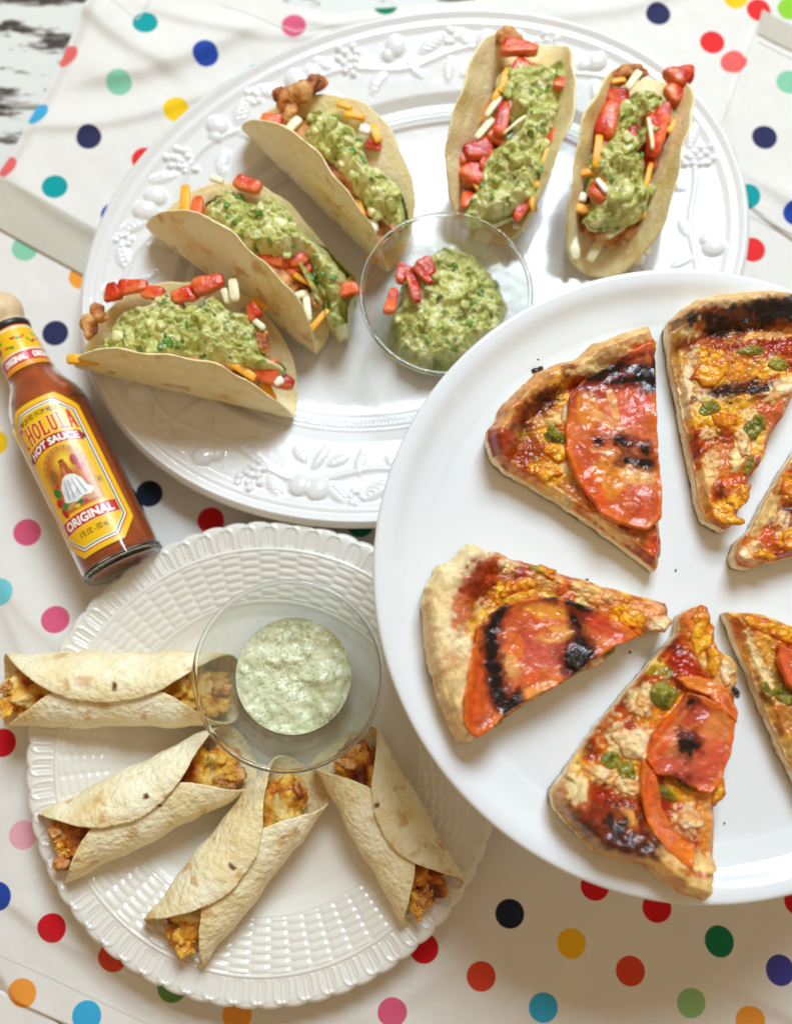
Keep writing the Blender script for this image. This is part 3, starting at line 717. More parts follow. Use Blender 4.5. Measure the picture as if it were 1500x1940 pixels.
# ================================================================== THE FIVE TACOS
# --- front taco, bottom left of the platter
t1, f1, fr1 = taco(1, (160, 690), (548, 780), 2.8, 86, 25, 5.8, 'front taco nearest the hot sauce bottle, a yellow cheese strip poking out left', seed=3, r0=1.25, zB=1.4)
stuffing(t1, fr1, 1.6, 0.95, 3.9, 1.5, 1.7, 30, 5)
guac_mesh('guacamole', [(176, 655), (180, 632), (200, 598), (225, 572), (270, 562), (312, 538), (335, 548), (350, 578), (385, 560), (408, 545), (430, 570), (470, 580), (487, 612), (492, 655), (522, 668), (534, 684), (515, 697), (450, 684), (400, 678), (350, 668), (300, 678), (262, 668), (222, 690), (192, 690)],
          5.5, 4.5, t1, 1.15, seed=11, axis=fr1, drop=1.0, ctr=(355, 622))
for k_ in [('tomato', 213, 552, 4.9, 42, 34, 80), ('tomato', 252, 543, 5.0, 66, 30, -8), ('tomato', 345, 560, 5.6, 50, 34, -20), ('tomato', 396, 538, 5.6, 70, 36, -18), ('tomato', 372, 548, 5.2, 34, 30, 40),
           ('yellow', 158, 681, 5.0, 66, 25, 4), ('white', 443, 548, 5.7, 44, 24, 82), ('white', 428, 560, 5.3, 30, 18, 70), ('tomato', 480, 590, 4.9, 40, 30, 60), ('white', 488, 612, 4.7, 34, 14, 40),
           ('tomato', 505, 705, 4.2, 52, 46, 10), ('tomato', 540, 724, 3.7, 40, 32, 20), ('onion', 528, 722, 4.2, 22, 18, -30), ('yellow', 460, 700, 4.4, 60, 22, 35), ('yellow', 510, 745, 3.2, 50, 24, 65), ('tomato', 240, 665, 4.6, 40, 40, 0),
           ('chicken', 172, 622, 4.5, 44, 34, 60), ('chicken', 455, 690, 4.0, 50, 36, 20), ('tomato', 300, 676, 4.4, 60, 28, 5), ('yellow', 390, 682, 4.3, 60, 16, 8), ('tomato', 240, 680, 4.4, 46, 28, 0), ('chicken', 190, 590, 4.7, 40, 30, 80), ('chicken', 497, 645, 4.5, 50, 34, 80), ('tomato', 290, 555, 4.9, 50, 26, 10), ('yellow', 490, 575, 4.2, 36, 16, 30), ('white', 400, 560, 5.0, 40, 18, -60)]:
    chunk(k_[0], *k_[1:7], t1)
# --- second taco
t2, f2, fr2 = taco(2, (290, 432), (600, 662), 2.8, 76, 28, 5.6, 'second taco from the bottle, an upright yellow cheese strip at its left end', seed=8, r0=1.1, zB=1.4)
stuffing(t2, fr2, 1.7, 0.75, 3.8, 1.4, 1.7, 30, 9)
guac_mesh('guacamole', [(372, 390), (378, 360), (398, 342), (430, 345), (450, 352), (478, 372), (505, 352), (528, 366), (545, 385), (560, 412), (585, 432), (612, 445), (640, 470), (668, 500), (672, 530), (655, 560), (655, 590), (630, 600), (615, 580), (612, 540), (590, 505), (575, 470), (540, 478), (500, 470), (470, 466), (430, 455), (400, 425), (375, 420)],
          5.3, 4.3, t2, 1.2, seed=23, axis=fr2, drop=2.2, ctr=(530, 430))
for k_ in [('yellow', 350, 381, 4.9, 78, 27, 88), ('tomato', 373, 395, 4.6, 60, 26, 95), ('tomato', 470, 349, 4.9, 62, 30, 22), ('white', 410, 340, 4.7, 30, 16, 20), ('tomato', 520, 490, 4.3, 80, 34, 8), ('tomato', 565, 490, 4.3, 44, 34, -20), ('tomato', 575, 507, 4.0, 40, 30, 30),
           ('chicken', 540, 535, 3.8, 56, 42, 20), ('tomato', 500, 484, 4.3, 70, 28, 10), ('tomato', 540, 505, 4.0, 60, 30, 25), ('white', 600, 550, 3.4, 60, 15, -50), ('yellow', 470, 470, 4.3, 50, 15, 30), ('yellow', 575, 530, 4.0, 46, 15, 32), ('white', 582, 582, 3.6, 54, 17, 82), ('white', 565, 560, 3.6, 40, 18, -20), ('yellow', 604, 606, 3.4, 60, 18, -52), ('white', 560, 590, 3.3, 36, 16, 60), ('tomato', 662, 548, 3.9, 30, 40, 80), ('chicken', 590, 560, 3.3, 50, 40, 0), ('yellow', 572, 612, 3.1, 22, 18, 0)]:
    chunk(k_[0], *k_[1:7], t2)
# --- third taco
t3, f3, fr3 = taco(3, (474, 246), (735, 505), 2.7, 87, 34, 5.5, 'third taco from the bottle, a knob of browned chicken sticking out its upper end', seed=14, r0=1.1, zB=1.4)
stuffing(t3, fr3, 1.6, 0.85, 3.7, 1.4, 1.6, 30, 12)
guac_mesh('guacamole', [(562, 240), (568, 205), (590, 190), (625, 190), (645, 215), (668, 225), (678, 250), (692, 270), (690, 292), (720, 300), (745, 320), (765, 345), (772, 380), (775, 405), (762, 420), (745, 412), (735, 395), (700, 375), (675, 345), (655, 325), (640, 300), (615, 285), (590, 270), (570, 262)],
          5.3, 4.3, t3, 1.15, seed=37, axis=fr3, drop=1.8, ctr=(668, 300))
for k_ in [('chicken', 582, 165, 4.9, 78, 46, -32), ('chicken', 535, 185, 4.7, 50, 44, 60), ('chicken', 548, 208, 4.5, 44, 40, 80), ('tomato', 517, 228, 4.5, 50, 32, 10), ('white', 552, 240, 4.7, 50, 22, -50), ('yellow', 672, 218, 4.6, 44, 18, 12), ('yellow', 652, 200, 4.7, 34, 16, 20),
           ('onion', 692, 245, 4.6, 24, 20, 20), ('yellow', 712, 252, 4.4, 40, 24, 70), ('tomato', 708, 276, 4.3, 36, 22, 10), ('tomato', 712, 404, 3.8, 48, 24, 18), ('yellow', 683, 395, 3.7, 40, 18, 70), ('onion', 700, 430, 3.4, 30, 36, 80), ('chicken', 705, 440, 3.0, 60, 40, 60), ('yellow', 705, 490, 2.8, 24, 20, 20), ('tomato', 748, 432, 3.6, 30, 24, 60)]:
    chunk(k_[0], *k_[1:7], t3)
# --- fourth taco: stands upright behind the glass bowl
t4, f4, fr4 = taco(4, (922, 438), (1008, 100), 1.3, 110, 68, 5.8, 'tall upright taco directly above the glass guacamole bowl, with a long guacamole stripe', seed=21, r0=2.3, flareA=4, flareB=-6, zB=2.6)
stuffing(t4, fr4, 0.0, 0.75, 4.2, 1.9, 1.35, 0, 15)
guac_mesh('guacamole', widen([(965, 125), (985, 102), (1015, 96), (1050, 100), (1075, 88), (1090, 105), (1088, 145), (1072, 175), (1070, 215), (1055, 250), (1048, 280), (1045, 320), (1030, 355), (1000, 385), (965, 402), (925, 398), (908, 380), (920, 350), (935, 330), (940, 290), (958, 262), (985, 240), (1000, 215), (970, 200), (962, 160)], 1.14, (1095, 270)),
          5.2, 4.2, t4, 1.1, seed=45, axis=fr4, drop=1.0, ctr=(1000, 270))
for k_ in [('tomato', 985, 90, 5.2, 84, 34, 6), ('chicken', 965, 75, 4.9, 50, 40, 40), ('yellow', 955, 150, 5.0, 60, 20, -72), ('yellow', 945, 172, 4.8, 50, 16, -60), ('white', 935, 200, 4.7, 56, 16, -55), ('tomato', 952, 225, 5.0, 80, 30, -78), ('white', 918, 242, 4.5, 58, 22, -50), ('white', 975, 235, 5.5, 60, 8, -40),
           ('tomato', 905, 285, 4.2, 70, 44, -10), ('tomato', 880, 290, 4.0, 50, 30, -50), ('tomato', 898, 330, 3.8, 60, 50, 40), ('chicken', 880, 335, 3.4, 54, 44, 30), ('tomato', 890, 380, 3.4, 40, 40, 0), ('tomato', 990, 392, 4.0, 70, 26, -60), ('yellow', 1035, 290, 4.5, 50, 18, -70), ('yellow', 945, 410, 3.2, 44, 26, 0), ('tomato', 1066, 160, 5.3, 40, 26, 20),
           ('chicken', 930, 385, 2.9, 90, 60, 0), ('tomato', 925, 305, 4.1, 60, 34, -60), ('yellow', 905, 355, 3.7, 50, 16, 60), ('yellow', 975, 175, 4.9, 60, 16, 80), ('white', 962, 205, 4.8, 60, 14, -70), ('tomato', 985, 130, 4.9, 50, 34, -60), ('tomato', 945, 260, 4.5, 46, 30, 30), ('yellow', 1068, 230, 4.4, 60, 16, -72), ('tomato', 1052, 258, 4.8, 44, 26, -70), ('chicken', 885, 350, 3.4, 50, 34, -60), ('yellow', 1005, 380, 4.0, 46, 18, 70), ('tomato', 918, 395, 3.3, 44, 34, 20), ('yellow', 1015, 345, 4.2, 30, 18, 60), ('onion', 985, 425, 2.7, 30, 20, 20)]:
    chunk(k_[0], *k_[1:7], t4)
# --- fifth taco: the rightmost
t5, f5, fr5 = taco(5, (1130, 508), (1222, 165), 1.3, 104, 68, 5.8, 'rightmost taco, upright with a short guacamole stripe between deep red tomato wedges', seed=29, r0=2.1, flareA=4, flareB=-3, zB=2.6)
stuffing(t5, fr5, 0.0, 0.7, 4.1, 1.7, 1.3, 0, 19)
guac_mesh('guacamole', widen([(1168, 200), (1172, 180), (1200, 160), (1225, 150), (1262, 155), (1280, 175), (1285, 205), (1270, 218), (1228, 220), (1205, 240), (1215, 270), (1232, 290), (1228, 320), (1240, 350), (1232, 385), (1195, 405), (1150, 412), (1130, 395), (1150, 370), (1140, 340), (1138, 300), (1150, 265), (1170, 240)], 1.18, (1235, 270)),
          5.2, 4.2, t5, 1.1, seed=53, axis=fr5, drop=1.0, ctr=(1195, 285))
for k_ in [('chicken', 1190, 142, 5.0, 80, 36, -10), ('yellow', 1172, 152, 5.1, 30, 16, -10), ('white', 1200, 150, 5.2, 50, 22, -55), ('tomato', 1290, 145, 5.2, 44, 60, 70), ('tomato', 1278, 178, 5.0, 50, 40, 60), ('tomato', 1168, 185, 5.0, 50, 34, 20), ('tomato', 1152, 225, 5.0, 90, 42, -70), ('tomato', 1240, 255, 4.9, 100, 44, -82), ('white', 1232, 250, 5.3, 70, 12, 85), ('tomato', 1205, 260, 4.6, 50, 40, 30),
           ('yellow', 1272, 238, 4.7, 34, 18, -60), ('yellow', 1132, 285, 5.0, 72, 24, -82), ('yellow', 1125, 325, 4.5, 60, 18, -5), ('white', 1115, 300, 3.9, 50, 16, -40), ('tomato', 1135, 362, 4.6, 44, 44, 30), ('onion', 1140, 350, 5.0, 34, 12, 55), ('white', 1095, 372, 3.8, 34, 26, 10), ('yellow', 1102, 395, 3.7, 40, 24, 10),
           ('chicken', 1135, 425, 3.0, 90, 56, 20), ('tomato', 1130, 330, 4.0, 50, 34, 60), ('tomato', 1145, 265, 4.6, 60, 34, -70), ('yellow', 1105, 360, 3.5, 50, 16, 30), ('tomato', 1255, 215, 4.8, 60, 36, -75), ('yellow', 1228, 330, 4.5, 60, 16, -75), ('tomato', 1232, 300, 4.2, 50, 30, -75), ('white', 1120, 390, 3.4, 50, 16, -30), ('yellow', 1215, 378, 4.0, 50, 16, -70), ('white', 1085, 455, 2.6, 80, 26, 82), ('white', 1130, 470, 2.4, 60, 24, -60), ('white', 1178, 425, 3.4, 80, 24, -40), ('yellow', 1222, 405, 3.4, 56, 18, -30), ('chicken', 1210, 425, 2.9, 60, 34, -20), ('white', 1195, 470, 2.2, 70, 26, 60), ('yellow', 1160, 412, 3.8, 16, 16, 0), ('white', 1220, 460, 2.3, 50, 20, 70)]:
    chunk(k_[0], *k_[1:7], t5)

# ================================================================== GLASS BOWLS
def glass_bowl(cpx, z0, r, H, label, tiltdeg=0):
    c = at(cpx[0], cpx[1], z0+H)
    k = r/4.5; q = H/4.6
    outer = smooth_prof([(0.001, 0.12), (1.3, 0.10), (1.75, 0.0), (2.0, 0.05), (2.1, 0.35), (2.5, 0.95), (3.2, 2.2), (3.85, 3.4), (4.42, 4.5)], 6)
    rim = [(4.49, 4.60), (4.50, 4.66), (4.45, 4.70), (4.38, 4.68)]
    inner = smooth_prof([(4.30, 4.55), (3.68, 3.42), (3.02, 2.25), (2.32, 1.1), (1.8, 0.62), (0.9, 0.45), (0.001, 0.42)], 6)
    prof = [(a*k, b*q) for a, b in outer+rim+inner]
    o = thing('glass_bowl', (c[0], c[1], z0), label, 'glass bowl')
    n1 = len(outer)
    lathe('bowl_wall', [(a*k, b*q) for a, b in outer+[(4.40, 4.56)]+inner], (c[0], c[1]), M['thin_glass'], o, 200, z0)
    rr, tw = 4.43*k, 0.125
    lathe('rolled_rim', [(rr+tw*math.cos(t), 4.62*q+tw*1.1*math.sin(t)) for t in np.linspace(-math.pi/2, math.pi*1.5, 17)], (c[0], c[1]), M['glass'], o, 200, z0)
    lathe('foot_ring', [((1.86+0.22*math.cos(t))*k, 0.12+0.10*math.sin(t)) for t in np.linspace(-math.pi/2, math.pi*1.5, 17)], (c[0], c[1]), M['glass'], o, 160, z0)
    return c, k, q, [(a*k, b*q) for a, b in inner]
GB = glass_bowl((845, 555), 1.0, 4.38, 4.0, 'clear glass bowl of guacamole with tomato wedges, in the middle of the oval platter')
def bowl_guac():
    c, k, q, inner = GB; base = thing('guacamole', (c[0], c[1], 1.4), 'chunky green guacamole mound heaped inside the clear glass bowl', 'guacamole')
    guac_mesh('guacamole_mound', [(740, 610), (745, 585), (762, 560), (758, 530), (775, 500), (800, 480), (826, 466), (850, 457), (875, 466), (905, 479), (918, 492), (932, 508), (948, 533), (958, 560), (962, 588), (950, 613), (925, 640), (890, 668), (838, 694), (790, 682), (755, 655)],
              3.0, 2.2, base, 1.25, seed=61)
    p = at(850, 590, 1.6)
    prof = [(0.001, 0.0)]+[(a-0.04, b+1.04) for a, b in inner[::-1] if b < 1.6*q]
    r_, z_ = prof[-1]
    V = [(0.001, z_+0.25), (r_*0.5, z_+0.22), (r_, z_)]+[(a-0.04, b+1.04) for a, b in inner if b < 1.6*q]
    th = np.linspace(0, 2*np.pi, 90, endpoint=False)
    P = np.array([[(c[0]+a*math.cos(t), c[1]+a*math.sin(t), b) for t in th] for a, b in V])
    col = ramp(fbm(P*1.7, 3, 5), [(-.8, lin(112, 125, 42)), (0, lin(150, 162, 80)), (.8, lin(195, 200, 130))])
    mk('guacamole_bed', P.reshape(-1, 3), gridF(len(V), 90, True), M['guac'], base, col.reshape(-1, 3))
bowl_guac()
def wedge(px, py, z, l, w_, deg, label, tilt=15):
    o = chunk('tomato', px, py, z, l, w_, deg, None, thick=0.22, tilt=tilt)
    o.name = 'tomato_wedge'; tag(o, label, 'tomato', 'tomato wedges in the guacamole bowl')
wedge(783, 540, 3.9, 92, 24, 78, 'longest red tomato wedge standing in the guacamole bowl, middle of the tomato wedges')
wedge(802, 520, 4.1, 62, 20, 56, 'bright orange red tomato sliver leaning right over the longest wedge in the guacamole bowl')
wedge(742, 570, 3.6, 66, 24, 100, 'small separate red tomato wedge at the left edge of the guacamole bowl')
wedge(808, 505, 3.7, 44, 34, 60, 'dark red tomato wedge behind the others in the guacamole bowl', 0)
wedge(762, 518, 3.6, 44, 28, 110, 'pinkish red tomato wedge tucked against the left glass wall of the guacamole bowl', 0)

SB = glass_bowl((546, 1279), 0.95, 4.5, 4.55, 'clear glass bowl of pale green creamy sauce, on the upper part of the basketweave plate')
def bowl_sauce():
    c, k, q, inner = SB; lvl = 2.15*q; th = np.linspace(0, 2*np.pi, 260, endpoint=False)
    body = [(a-0.03, b+0.985) for a, b in inner if b < lvl]
    r0 = body[0][0]; zt = body[0][1]
    nr = 90; rho = np.linspace(0.002, 1, nr)
    X = c[0]+r0*rho[:, None]*np.cos(th); Y = c[1]+r0*rho[:, None]*np.sin(th)
    q3 = P3(X, Y, 1)
    Z = zt+0.22*fbm(q3*0.9, 3, 4)*ss(1, .9, rho)[:, None]+0.12*np.maximum(0, fbm(q3*1.6, 3, 9))-0.02*rho[:, None]
    for (bx, by, rr, hh) in [(600, 1290, .42, .2), (585, 1235, .3, .12), (625, 1290, .22, .12), (570, 1320, .5, .08), (520, 1240, .5, .06), (610, 1345, .3, .12)]:
        p = at(bx, by, zt); Z = Z+hh*np.exp(-(((X-p[0])**2+(Y-p[1])**2)/rr**2))
    col = ramp(fbm(q3*0.8, 3, 2)+.3*fbm(q3*2.5, 2, 8), [(-.8, lin(210, 212, 168)), (.8, lin(234, 234, 196))])
    f1, f2, fi = worley(q3*5.5, 3, 1, False); col = mixc(col, lin(105, 125, 92), 0.85*ss(.30, .12, f1)*(fi+0.3*fbm(q3*0.8, 2, 17) > .62))
    f1, f2, fi = worley(q3*9, 6, 1, False); col = mixc(col, lin(95, 112, 88), 0.7*ss(.28, .1, f1)*(fi+0.4*fbm(q3*1.1, 2, 19) > .62))
    rows = [np.stack([X, Y, Z], -1)]; cc = [col]
    for (a, b) in body:
        rows.append(np.stack([c[0]+a*np.cos(th), c[1]+a*np.sin(th), np.full(260, b)], -1)[None]); cc.append(col[-1:])
    V = np.concatenate(rows); CC = np.concatenate(cc)
    o = mk('creamy_green_sauce', V.reshape(-1, 3), gridF(V.shape[0], 260, True)[:, ::-1], M['sauce'], None, CC.reshape(-1, 3))
    tag(o, 'pale green creamy dipping sauce with dark herb specks, filling the lower glass bowl', 'sauce')
bowl_sauce()

# ================================================================== THE FOUR ROLLED WRAPS
def wrap(A, B, z0, label, side, rad=6.35, ra=1.78, rb=1.55, seed=0, roll=0.0, spots=(), stripes=False, fill_tone=0):
    """side=+1: the top flap comes over from the left of A->B"""
    zc = z0+rb+0.12
    a = at(A[0], A[1], zc); b = at(B[0], B[1], zc); ctr = (a+b)/2; ax = b-a; ln = np.linalg.norm(ax); ax /= ln
    far = np.cross(np.array([0, 0, 1.0]), ax)*side; up = np.array([0, 0, 1.0])
    half = ln/2
    def f(s, t):
        sn = np.clip(s/half, -1.05, 1.05)
        r0 = 1.84
        ps = -np.pi/2+t/r0+R_(roll)
        ov = 0.26*ss(R_(35), R_(85), ps)-0.05*ss(R_(-200), R_(-290), ps)*0
        open_ = 1-0.03*np.abs(sn)**2
        av = (ra*open_)+ov; bv = rb*(1-0.05*np.abs(sn)**3)+ov
        # flaps relax outward a little at the rim
        wob = 0.05*np.sin(s*1.3+seed)+0.03*np.sin(s*2.9+seed*3)
        y = (av+wob)*np.cos(ps); z = (bv+wob*0.6)*np.sin(ps)
        return ctr+ax*(s*half/rad)[..., None]+far*y[..., None]+up*np.maximum(z, -rb-0.02)[..., None]
    t_ = thing('rolled_wrap', (ctr[0], ctr[1], z0), label, 'wrap', 'rolled wraps on the basketweave plate')
    sheet('tortilla', f, rad, 0.15, M['tortilla_roll'], t_, ROLL, nr=74, nt_=300, seed=seed, bumps=0.024, spots=spots, inner_tint=lin(226, 190, 105))
    # filling: shredded chicken and melted cheese
    def fc(W, d):
        x = fbm(W*1.1, 3, seed+2)+0.35*fill_tone
        c = ramp(x+0.35*d, [(-1, lin(110, 44, 10)), (-.45, lin(172, 84, 18)), (-.05, lin(212, 128, 28)), (.25, lin(230, 160, 40)), (.6, lin(238, 190, 80)), (1, lin(244, 214, 140))])
        c = mixc(c, lin(95, 85, 30), 0.7*ss(.6, .75, fbm(W*1.9, 3, seed+31)))
        return c
    Rm = np.stack([ax, far, up], 1)
    lump('chicken_filling', ctr-up*0.25, (half*0.88, ra*0.78, rb*0.76), Rm, 0.75, M['chicken'], t_, fc, 0.42, 1.9, 150, 90, seed+5)
    rnd = random.Random(seed)
    for e in (-1, 1):
        for k in range(5):
            c = ctr+ax*e*half*(0.68+0.17*rnd.random())+far*(rnd.uniform(-.9, .6))+up*(rnd.uniform(-.2, .55))
            r1 = rnd.uniform(.26, .42)
            lump('chicken_piece' if k % 2 else 'melted_cheese', c, (r1*1.3, r1, r1*.8), rot_from((rnd.uniform(-1, 1), rnd.uniform(-1, 1), .3)), 0.8,
                 M['chicken'], t_, (lambda W, d: ramp(d, CHK)) if k % 2 else (lambda W, d: ramp(d, [(-.6, lin(214, 128, 24)), (.5, lin(240, 184, 70))])), 0.34, 2.6, 40, 44, seed+k)
    return t_
HOLE = (110, 62, 20)
wrap((-16, 1307), (458, 1305), 0.9, 'top rolled wrap lying level, its left end hanging past the plate edge', 1, seed=4, roll=4,
     spots=[(216, 1301, 5, 10, 10, HOLE)], fill_tone=1)
wrap((78, 1618), (466, 1424), 0.9, 'second rolled wrap down, slanting up to the right on the left side of the plate', 1, seed=9, roll=-3,
     spots=[(276, 1509, 5, 6, 0, HOLE), (302, 1527, 4, 3, 0, HOLE)], fill_tone=.2)
wrap((311, 1808), (584, 1462), 0.9, 'lowest rolled wrap, pointing at the bottom plate rim, with a small tear in its flap', 1, seed=16, roll=2,
     spots=[(440, 1643, 4, 11, -50, HOLE)], fill_tone=.5)
wrap((644, 1398), (834, 1730), 0.9, 'right rolled wrap leaning the other way, with darker browned chicken spilling from its lower end', 1, seed=27, roll=-8,
     spots=[(714, 1525, 5, 5, 0, HOLE)], fill_tone=-.7)

# ================================================================== PIZZA SLICES
TAN, PALE, CREAM = lin(216, 156, 84), lin(236, 194, 124), lin(246, 224, 172)
SAUCE, DKSAUCE, CHEDDAR, ORANGE, MOZZ, PEP, BURN, PINK, TOMO = lin(158, 46, 12), lin(98, 20, 8), lin(246, 178, 30), lin(226, 126, 30), lin(248, 222, 154), lin(138, 136, 30), lin(22, 14, 12), lin(214, 92, 70), lin(214, 74, 26)
def slice_(outline, crust_line, crust_w, label, blobs, seed, ctr=None, zt=PZ+1.45, crust_h=0.6, crust_cols=None, name='pizza_slice'):
    """crust_line: pixel polyline along the outer rim of the slice; blobs: painted and raised patches of melted topping"""
    crust_h += 0.32
    cen = at(*(ctr if ctr else np.array(outline).mean(0)), PZ)
    t_ = thing(name, (cen[0], cen[1], PZ), label, 'pizza slice', 'pizza slices on the round white plate')
    CLp = resample(np.array(crust_line+crust_line[::-1]), 160, 0, 0, 0)
    cw = at(CLp[:, 0], CLp[:, 1], zt)
    def crustm(PX, PY, X, Y):
        d = dist_to(X, Y, cw[:, 0], cw[:, 1])+0.18*fbm(P3(X, Y, seed)*1.3, 3, seed)
        return d
    def hf(PX, PY, X, Y, D):
        q = P3(X, Y, seed); dc = crustm(PX, PY, X, Y)
        cr = np.clip(1-dc/crust_w, 0, 1)
        h = zt-0.42*(1-ss(0, .30, D))*ss(1.4, .8, zt-zt)+crust_h*np.sin(np.clip(cr, 0, 1)**0.8*np.pi*0.62)*1.0*(cr > 0)
        h = h-0.5*crust_h*(1-ss(0, .55, D))*(cr > 0.4)
        m = 1-ss(0.1, 0.5, cr)
        h = h+m*(0.13*fbm(q*1.1, 3, seed+1)+0.09*np.abs(fbm(q*2.6, 3, seed+2))+0.035*fbm(q*7, 3, seed+3))+(1-m)*(0.12*fbm(q*0.9, 3, seed+5)+0.012*fbm(q*6, 3, seed+6))
        for k, (bx, by, rx, ry, dg, cc, dh) in enumerate(blobs):
            if dh: 
                mm = blob_mask(PX, PY, bx, by, rx, ry, dg, 0.7, 0.30, seed+k)
                h = h+dh*mm*(1+0.3*fbm(q*3, 3, seed+k))
        return h
    def cf(PX, PY, X, Y, D, Z):
        q = P3(X, Y, seed); dc = crustm(PX, PY, X, Y); cr = np.clip(1-dc/crust_w, 0, 1)
        t = fbm(q*0.85, 4, seed+1)+0.25*fbm(q*3.5, 3, seed+12)
        top = ramp(t, [(-.8, DKSAUCE), (-.45, SAUCE), (-.2, lin(196, 80, 20)), (0, lin(222, 120, 26)), (.2, CHEDDAR), (.5, lin(244, 196, 84)), (.85, MOZZ)])
        sp = fbm(q*2.4+5, 4, seed+14)
        top = mixc(top, lin(150, 40, 16), 0.75*ss(.45, .62, sp)); top = mixc(top, lin(240, 196, 110), 0.4*ss(.4, .6, -sp))
        top = mixc(top, PEP, 0.7*ss(.62, .72, fbm(q*1.5+9, 3, seed+15)))
        cc = crust_cols or (TAN, PALE)
        cru = ramp(0.7*fbm(q*0.7, 3, seed+6)+0.25*fbm(q*4, 3, seed+7)+0.5*(0.5-cr), [(-.7, cc[0]), (.2, cc[1]), (.8, CREAM)])
        col = mixc(top, cru, ss(.18, .42, cr+0.10*fbm(q*2.2, 3, seed+16)))
        edge = ss(.10, .0, D)
        col = mixc(col, lin(240, 215, 165), 0.35*edge)
        for k, (bx, by, rx, ry, dg, c2, dh) in enumerate(blobs):
            if c2 is None: continue
            c2 = np.asarray(c2); lum = c2.sum()
            halo = blob_mask(PX, PY, bx, by, rx*1.28, ry*1.28, dg, 0.75, 0.5, seed+k)
            col = mixc(col, lin(200, 100, 24) if lum > .9 else (lin(120, 44, 14) if lum < .12 else c2*0.75), halo*(0.6 if lum > .9 or lum < .12 else .3))
            mm = blob_mask(PX, PY, bx, by, rx, ry, dg, 0.45, 0.5, seed+k, 1/11.0)
            v = 1+0.32*fbm(q*2.6, 3, seed+k+40)
            col = mixc(col, np.clip(c2*v[..., None], 0, 1), mm*(0.95 if lum < .12 else .85))
        col = mixc(col, lin(186, 84, 18), 0.4*ss(.4, .8, fbm(q*1.9+3, 4, seed+60))*(1-ss(.4, .8, cr)))
        # peppery specks
        f1, f2, fi = worley(q*5.0, seed, 1, False); col = mixc(col, lin(60, 30, 15), 0.7*ss(.13, .05, f1)*(fi > .62))
        return col
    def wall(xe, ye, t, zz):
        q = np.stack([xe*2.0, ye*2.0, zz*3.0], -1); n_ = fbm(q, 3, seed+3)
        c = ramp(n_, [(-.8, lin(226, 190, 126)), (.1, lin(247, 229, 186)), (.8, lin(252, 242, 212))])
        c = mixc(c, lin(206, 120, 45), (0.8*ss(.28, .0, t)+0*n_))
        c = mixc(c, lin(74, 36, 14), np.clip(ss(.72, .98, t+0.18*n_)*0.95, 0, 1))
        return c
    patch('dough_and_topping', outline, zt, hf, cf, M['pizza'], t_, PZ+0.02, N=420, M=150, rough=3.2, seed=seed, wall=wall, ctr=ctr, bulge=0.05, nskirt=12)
    return t_, hf
def roast_tomato(t_, hf, outline, seed, blobs, zt=PZ+1.45, lift=0.24, hole=None, name='tomato_slice', rimw=0.28, ctr=None, burn=()):
    def h2(PX, PY, X, Y, D):
        q = P3(X, Y, seed)
        hs_ = hf(PX, PY, X, Y, np.full_like(D, 1.0))
        return np.maximum(hs_*0.35+(zt+0.32)*0.65+lift, hs_+0.07)+0.10*ss(.5, 0, D)*(1+fbm(q*1.1, 2, seed+9))-0.06*(1-ss(0, .06, D))+0.07*fbm(q*1.2, 2, seed+2)+0.012*np.abs(fbm(q*4.5, 3, seed+3))
    def c2(PX, PY, X, Y, D, Z):
        q = P3(X, Y, seed)
        c = ramp(0.8*fbm(q*0.6, 2, seed)+0.2*fbm(q*5, 3, seed+4), [(-.8, lin(180, 62, 22)), (-.2, lin(206, 92, 42)), (.25, lin(218, 112, 64)), (.8, lin(230, 144, 94))])
        c = mixc(c, lin(224, 106, 24), 0.9*ss(rimw, rimw*0.55, D+0.06*fbm(q*2, 2, seed)))
        c = mixc(c, lin(232, 140, 70), 0.5*ss(.05, .0, np.abs(D-rimw*0.8))*ss(0, .4, fbm(q*1.5, 2, seed+6)))
        v = fbm(np.stack([X*1.2+Y*0.5, Y*4.0-X*2.0, X*0+seed], -1), 3, seed+8); c = mixc(c, lin(232, 150, 90), 0.3*ss(.35, .7, v))
        for k, (bx, by, rx, ry, dg, cc, dh) in enumerate(blobs):
            mm = blob_mask(PX, PY, bx, by, rx, ry, dg, 0.35, 0.22, seed+k)
            c = mixc(c, np.clip(np.asarray(cc)*(1+0.25*fbm(q*4, 2, k))[..., None], 0, 1), mm*0.75)
        for k, (bx, by, l_, w2, dg) in enumerate(burn):
            c = mixc(c, lin(104, 26, 14), 0.8*blob_mask(PX, PY, bx, by, l_*1.3+5, w2*1.5+5, dg, 0.8, 0.5, seed+k))
        for k, (bx, by, l_, w2, dg) in enumerate(burn):
            c = mixc(c, lin(18, 11, 10), 0.97*blob_mask(PX, PY, bx, by, l_*0.95+1, w2*0.85+1, dg, 0.6, 0.6, seed+k, 1/9.0))
        return c
    return patch(name, outline, zt+0.3, h2, c2, M['tomato_roast'], t_, zt+0.05, N=260, M=80, rough=3.5, seed=seed, bulge=0.02, nskirt=4, ctr=ctr)
def char_bits(t_, pts, zt=PZ+1.45, up=0.5):
    for (x, y, l, w_, dg) in pts:
        p = at(x, y, zt+up)
        lump('charred_bit', p, (l/58.0, w_/58.0, 0.035), rot_from((math.cos(-R_(dg)), math.sin(-R_(dg)), 0)), 0.8, M['char'], t_,
             lambda W, d: ramp(d, [(-1, lin(14, 9, 8)), (.3, lin(34, 22, 18)), (1, lin(84, 42, 28))]), 0.11, 4.5, 26, 34, int(x+y))
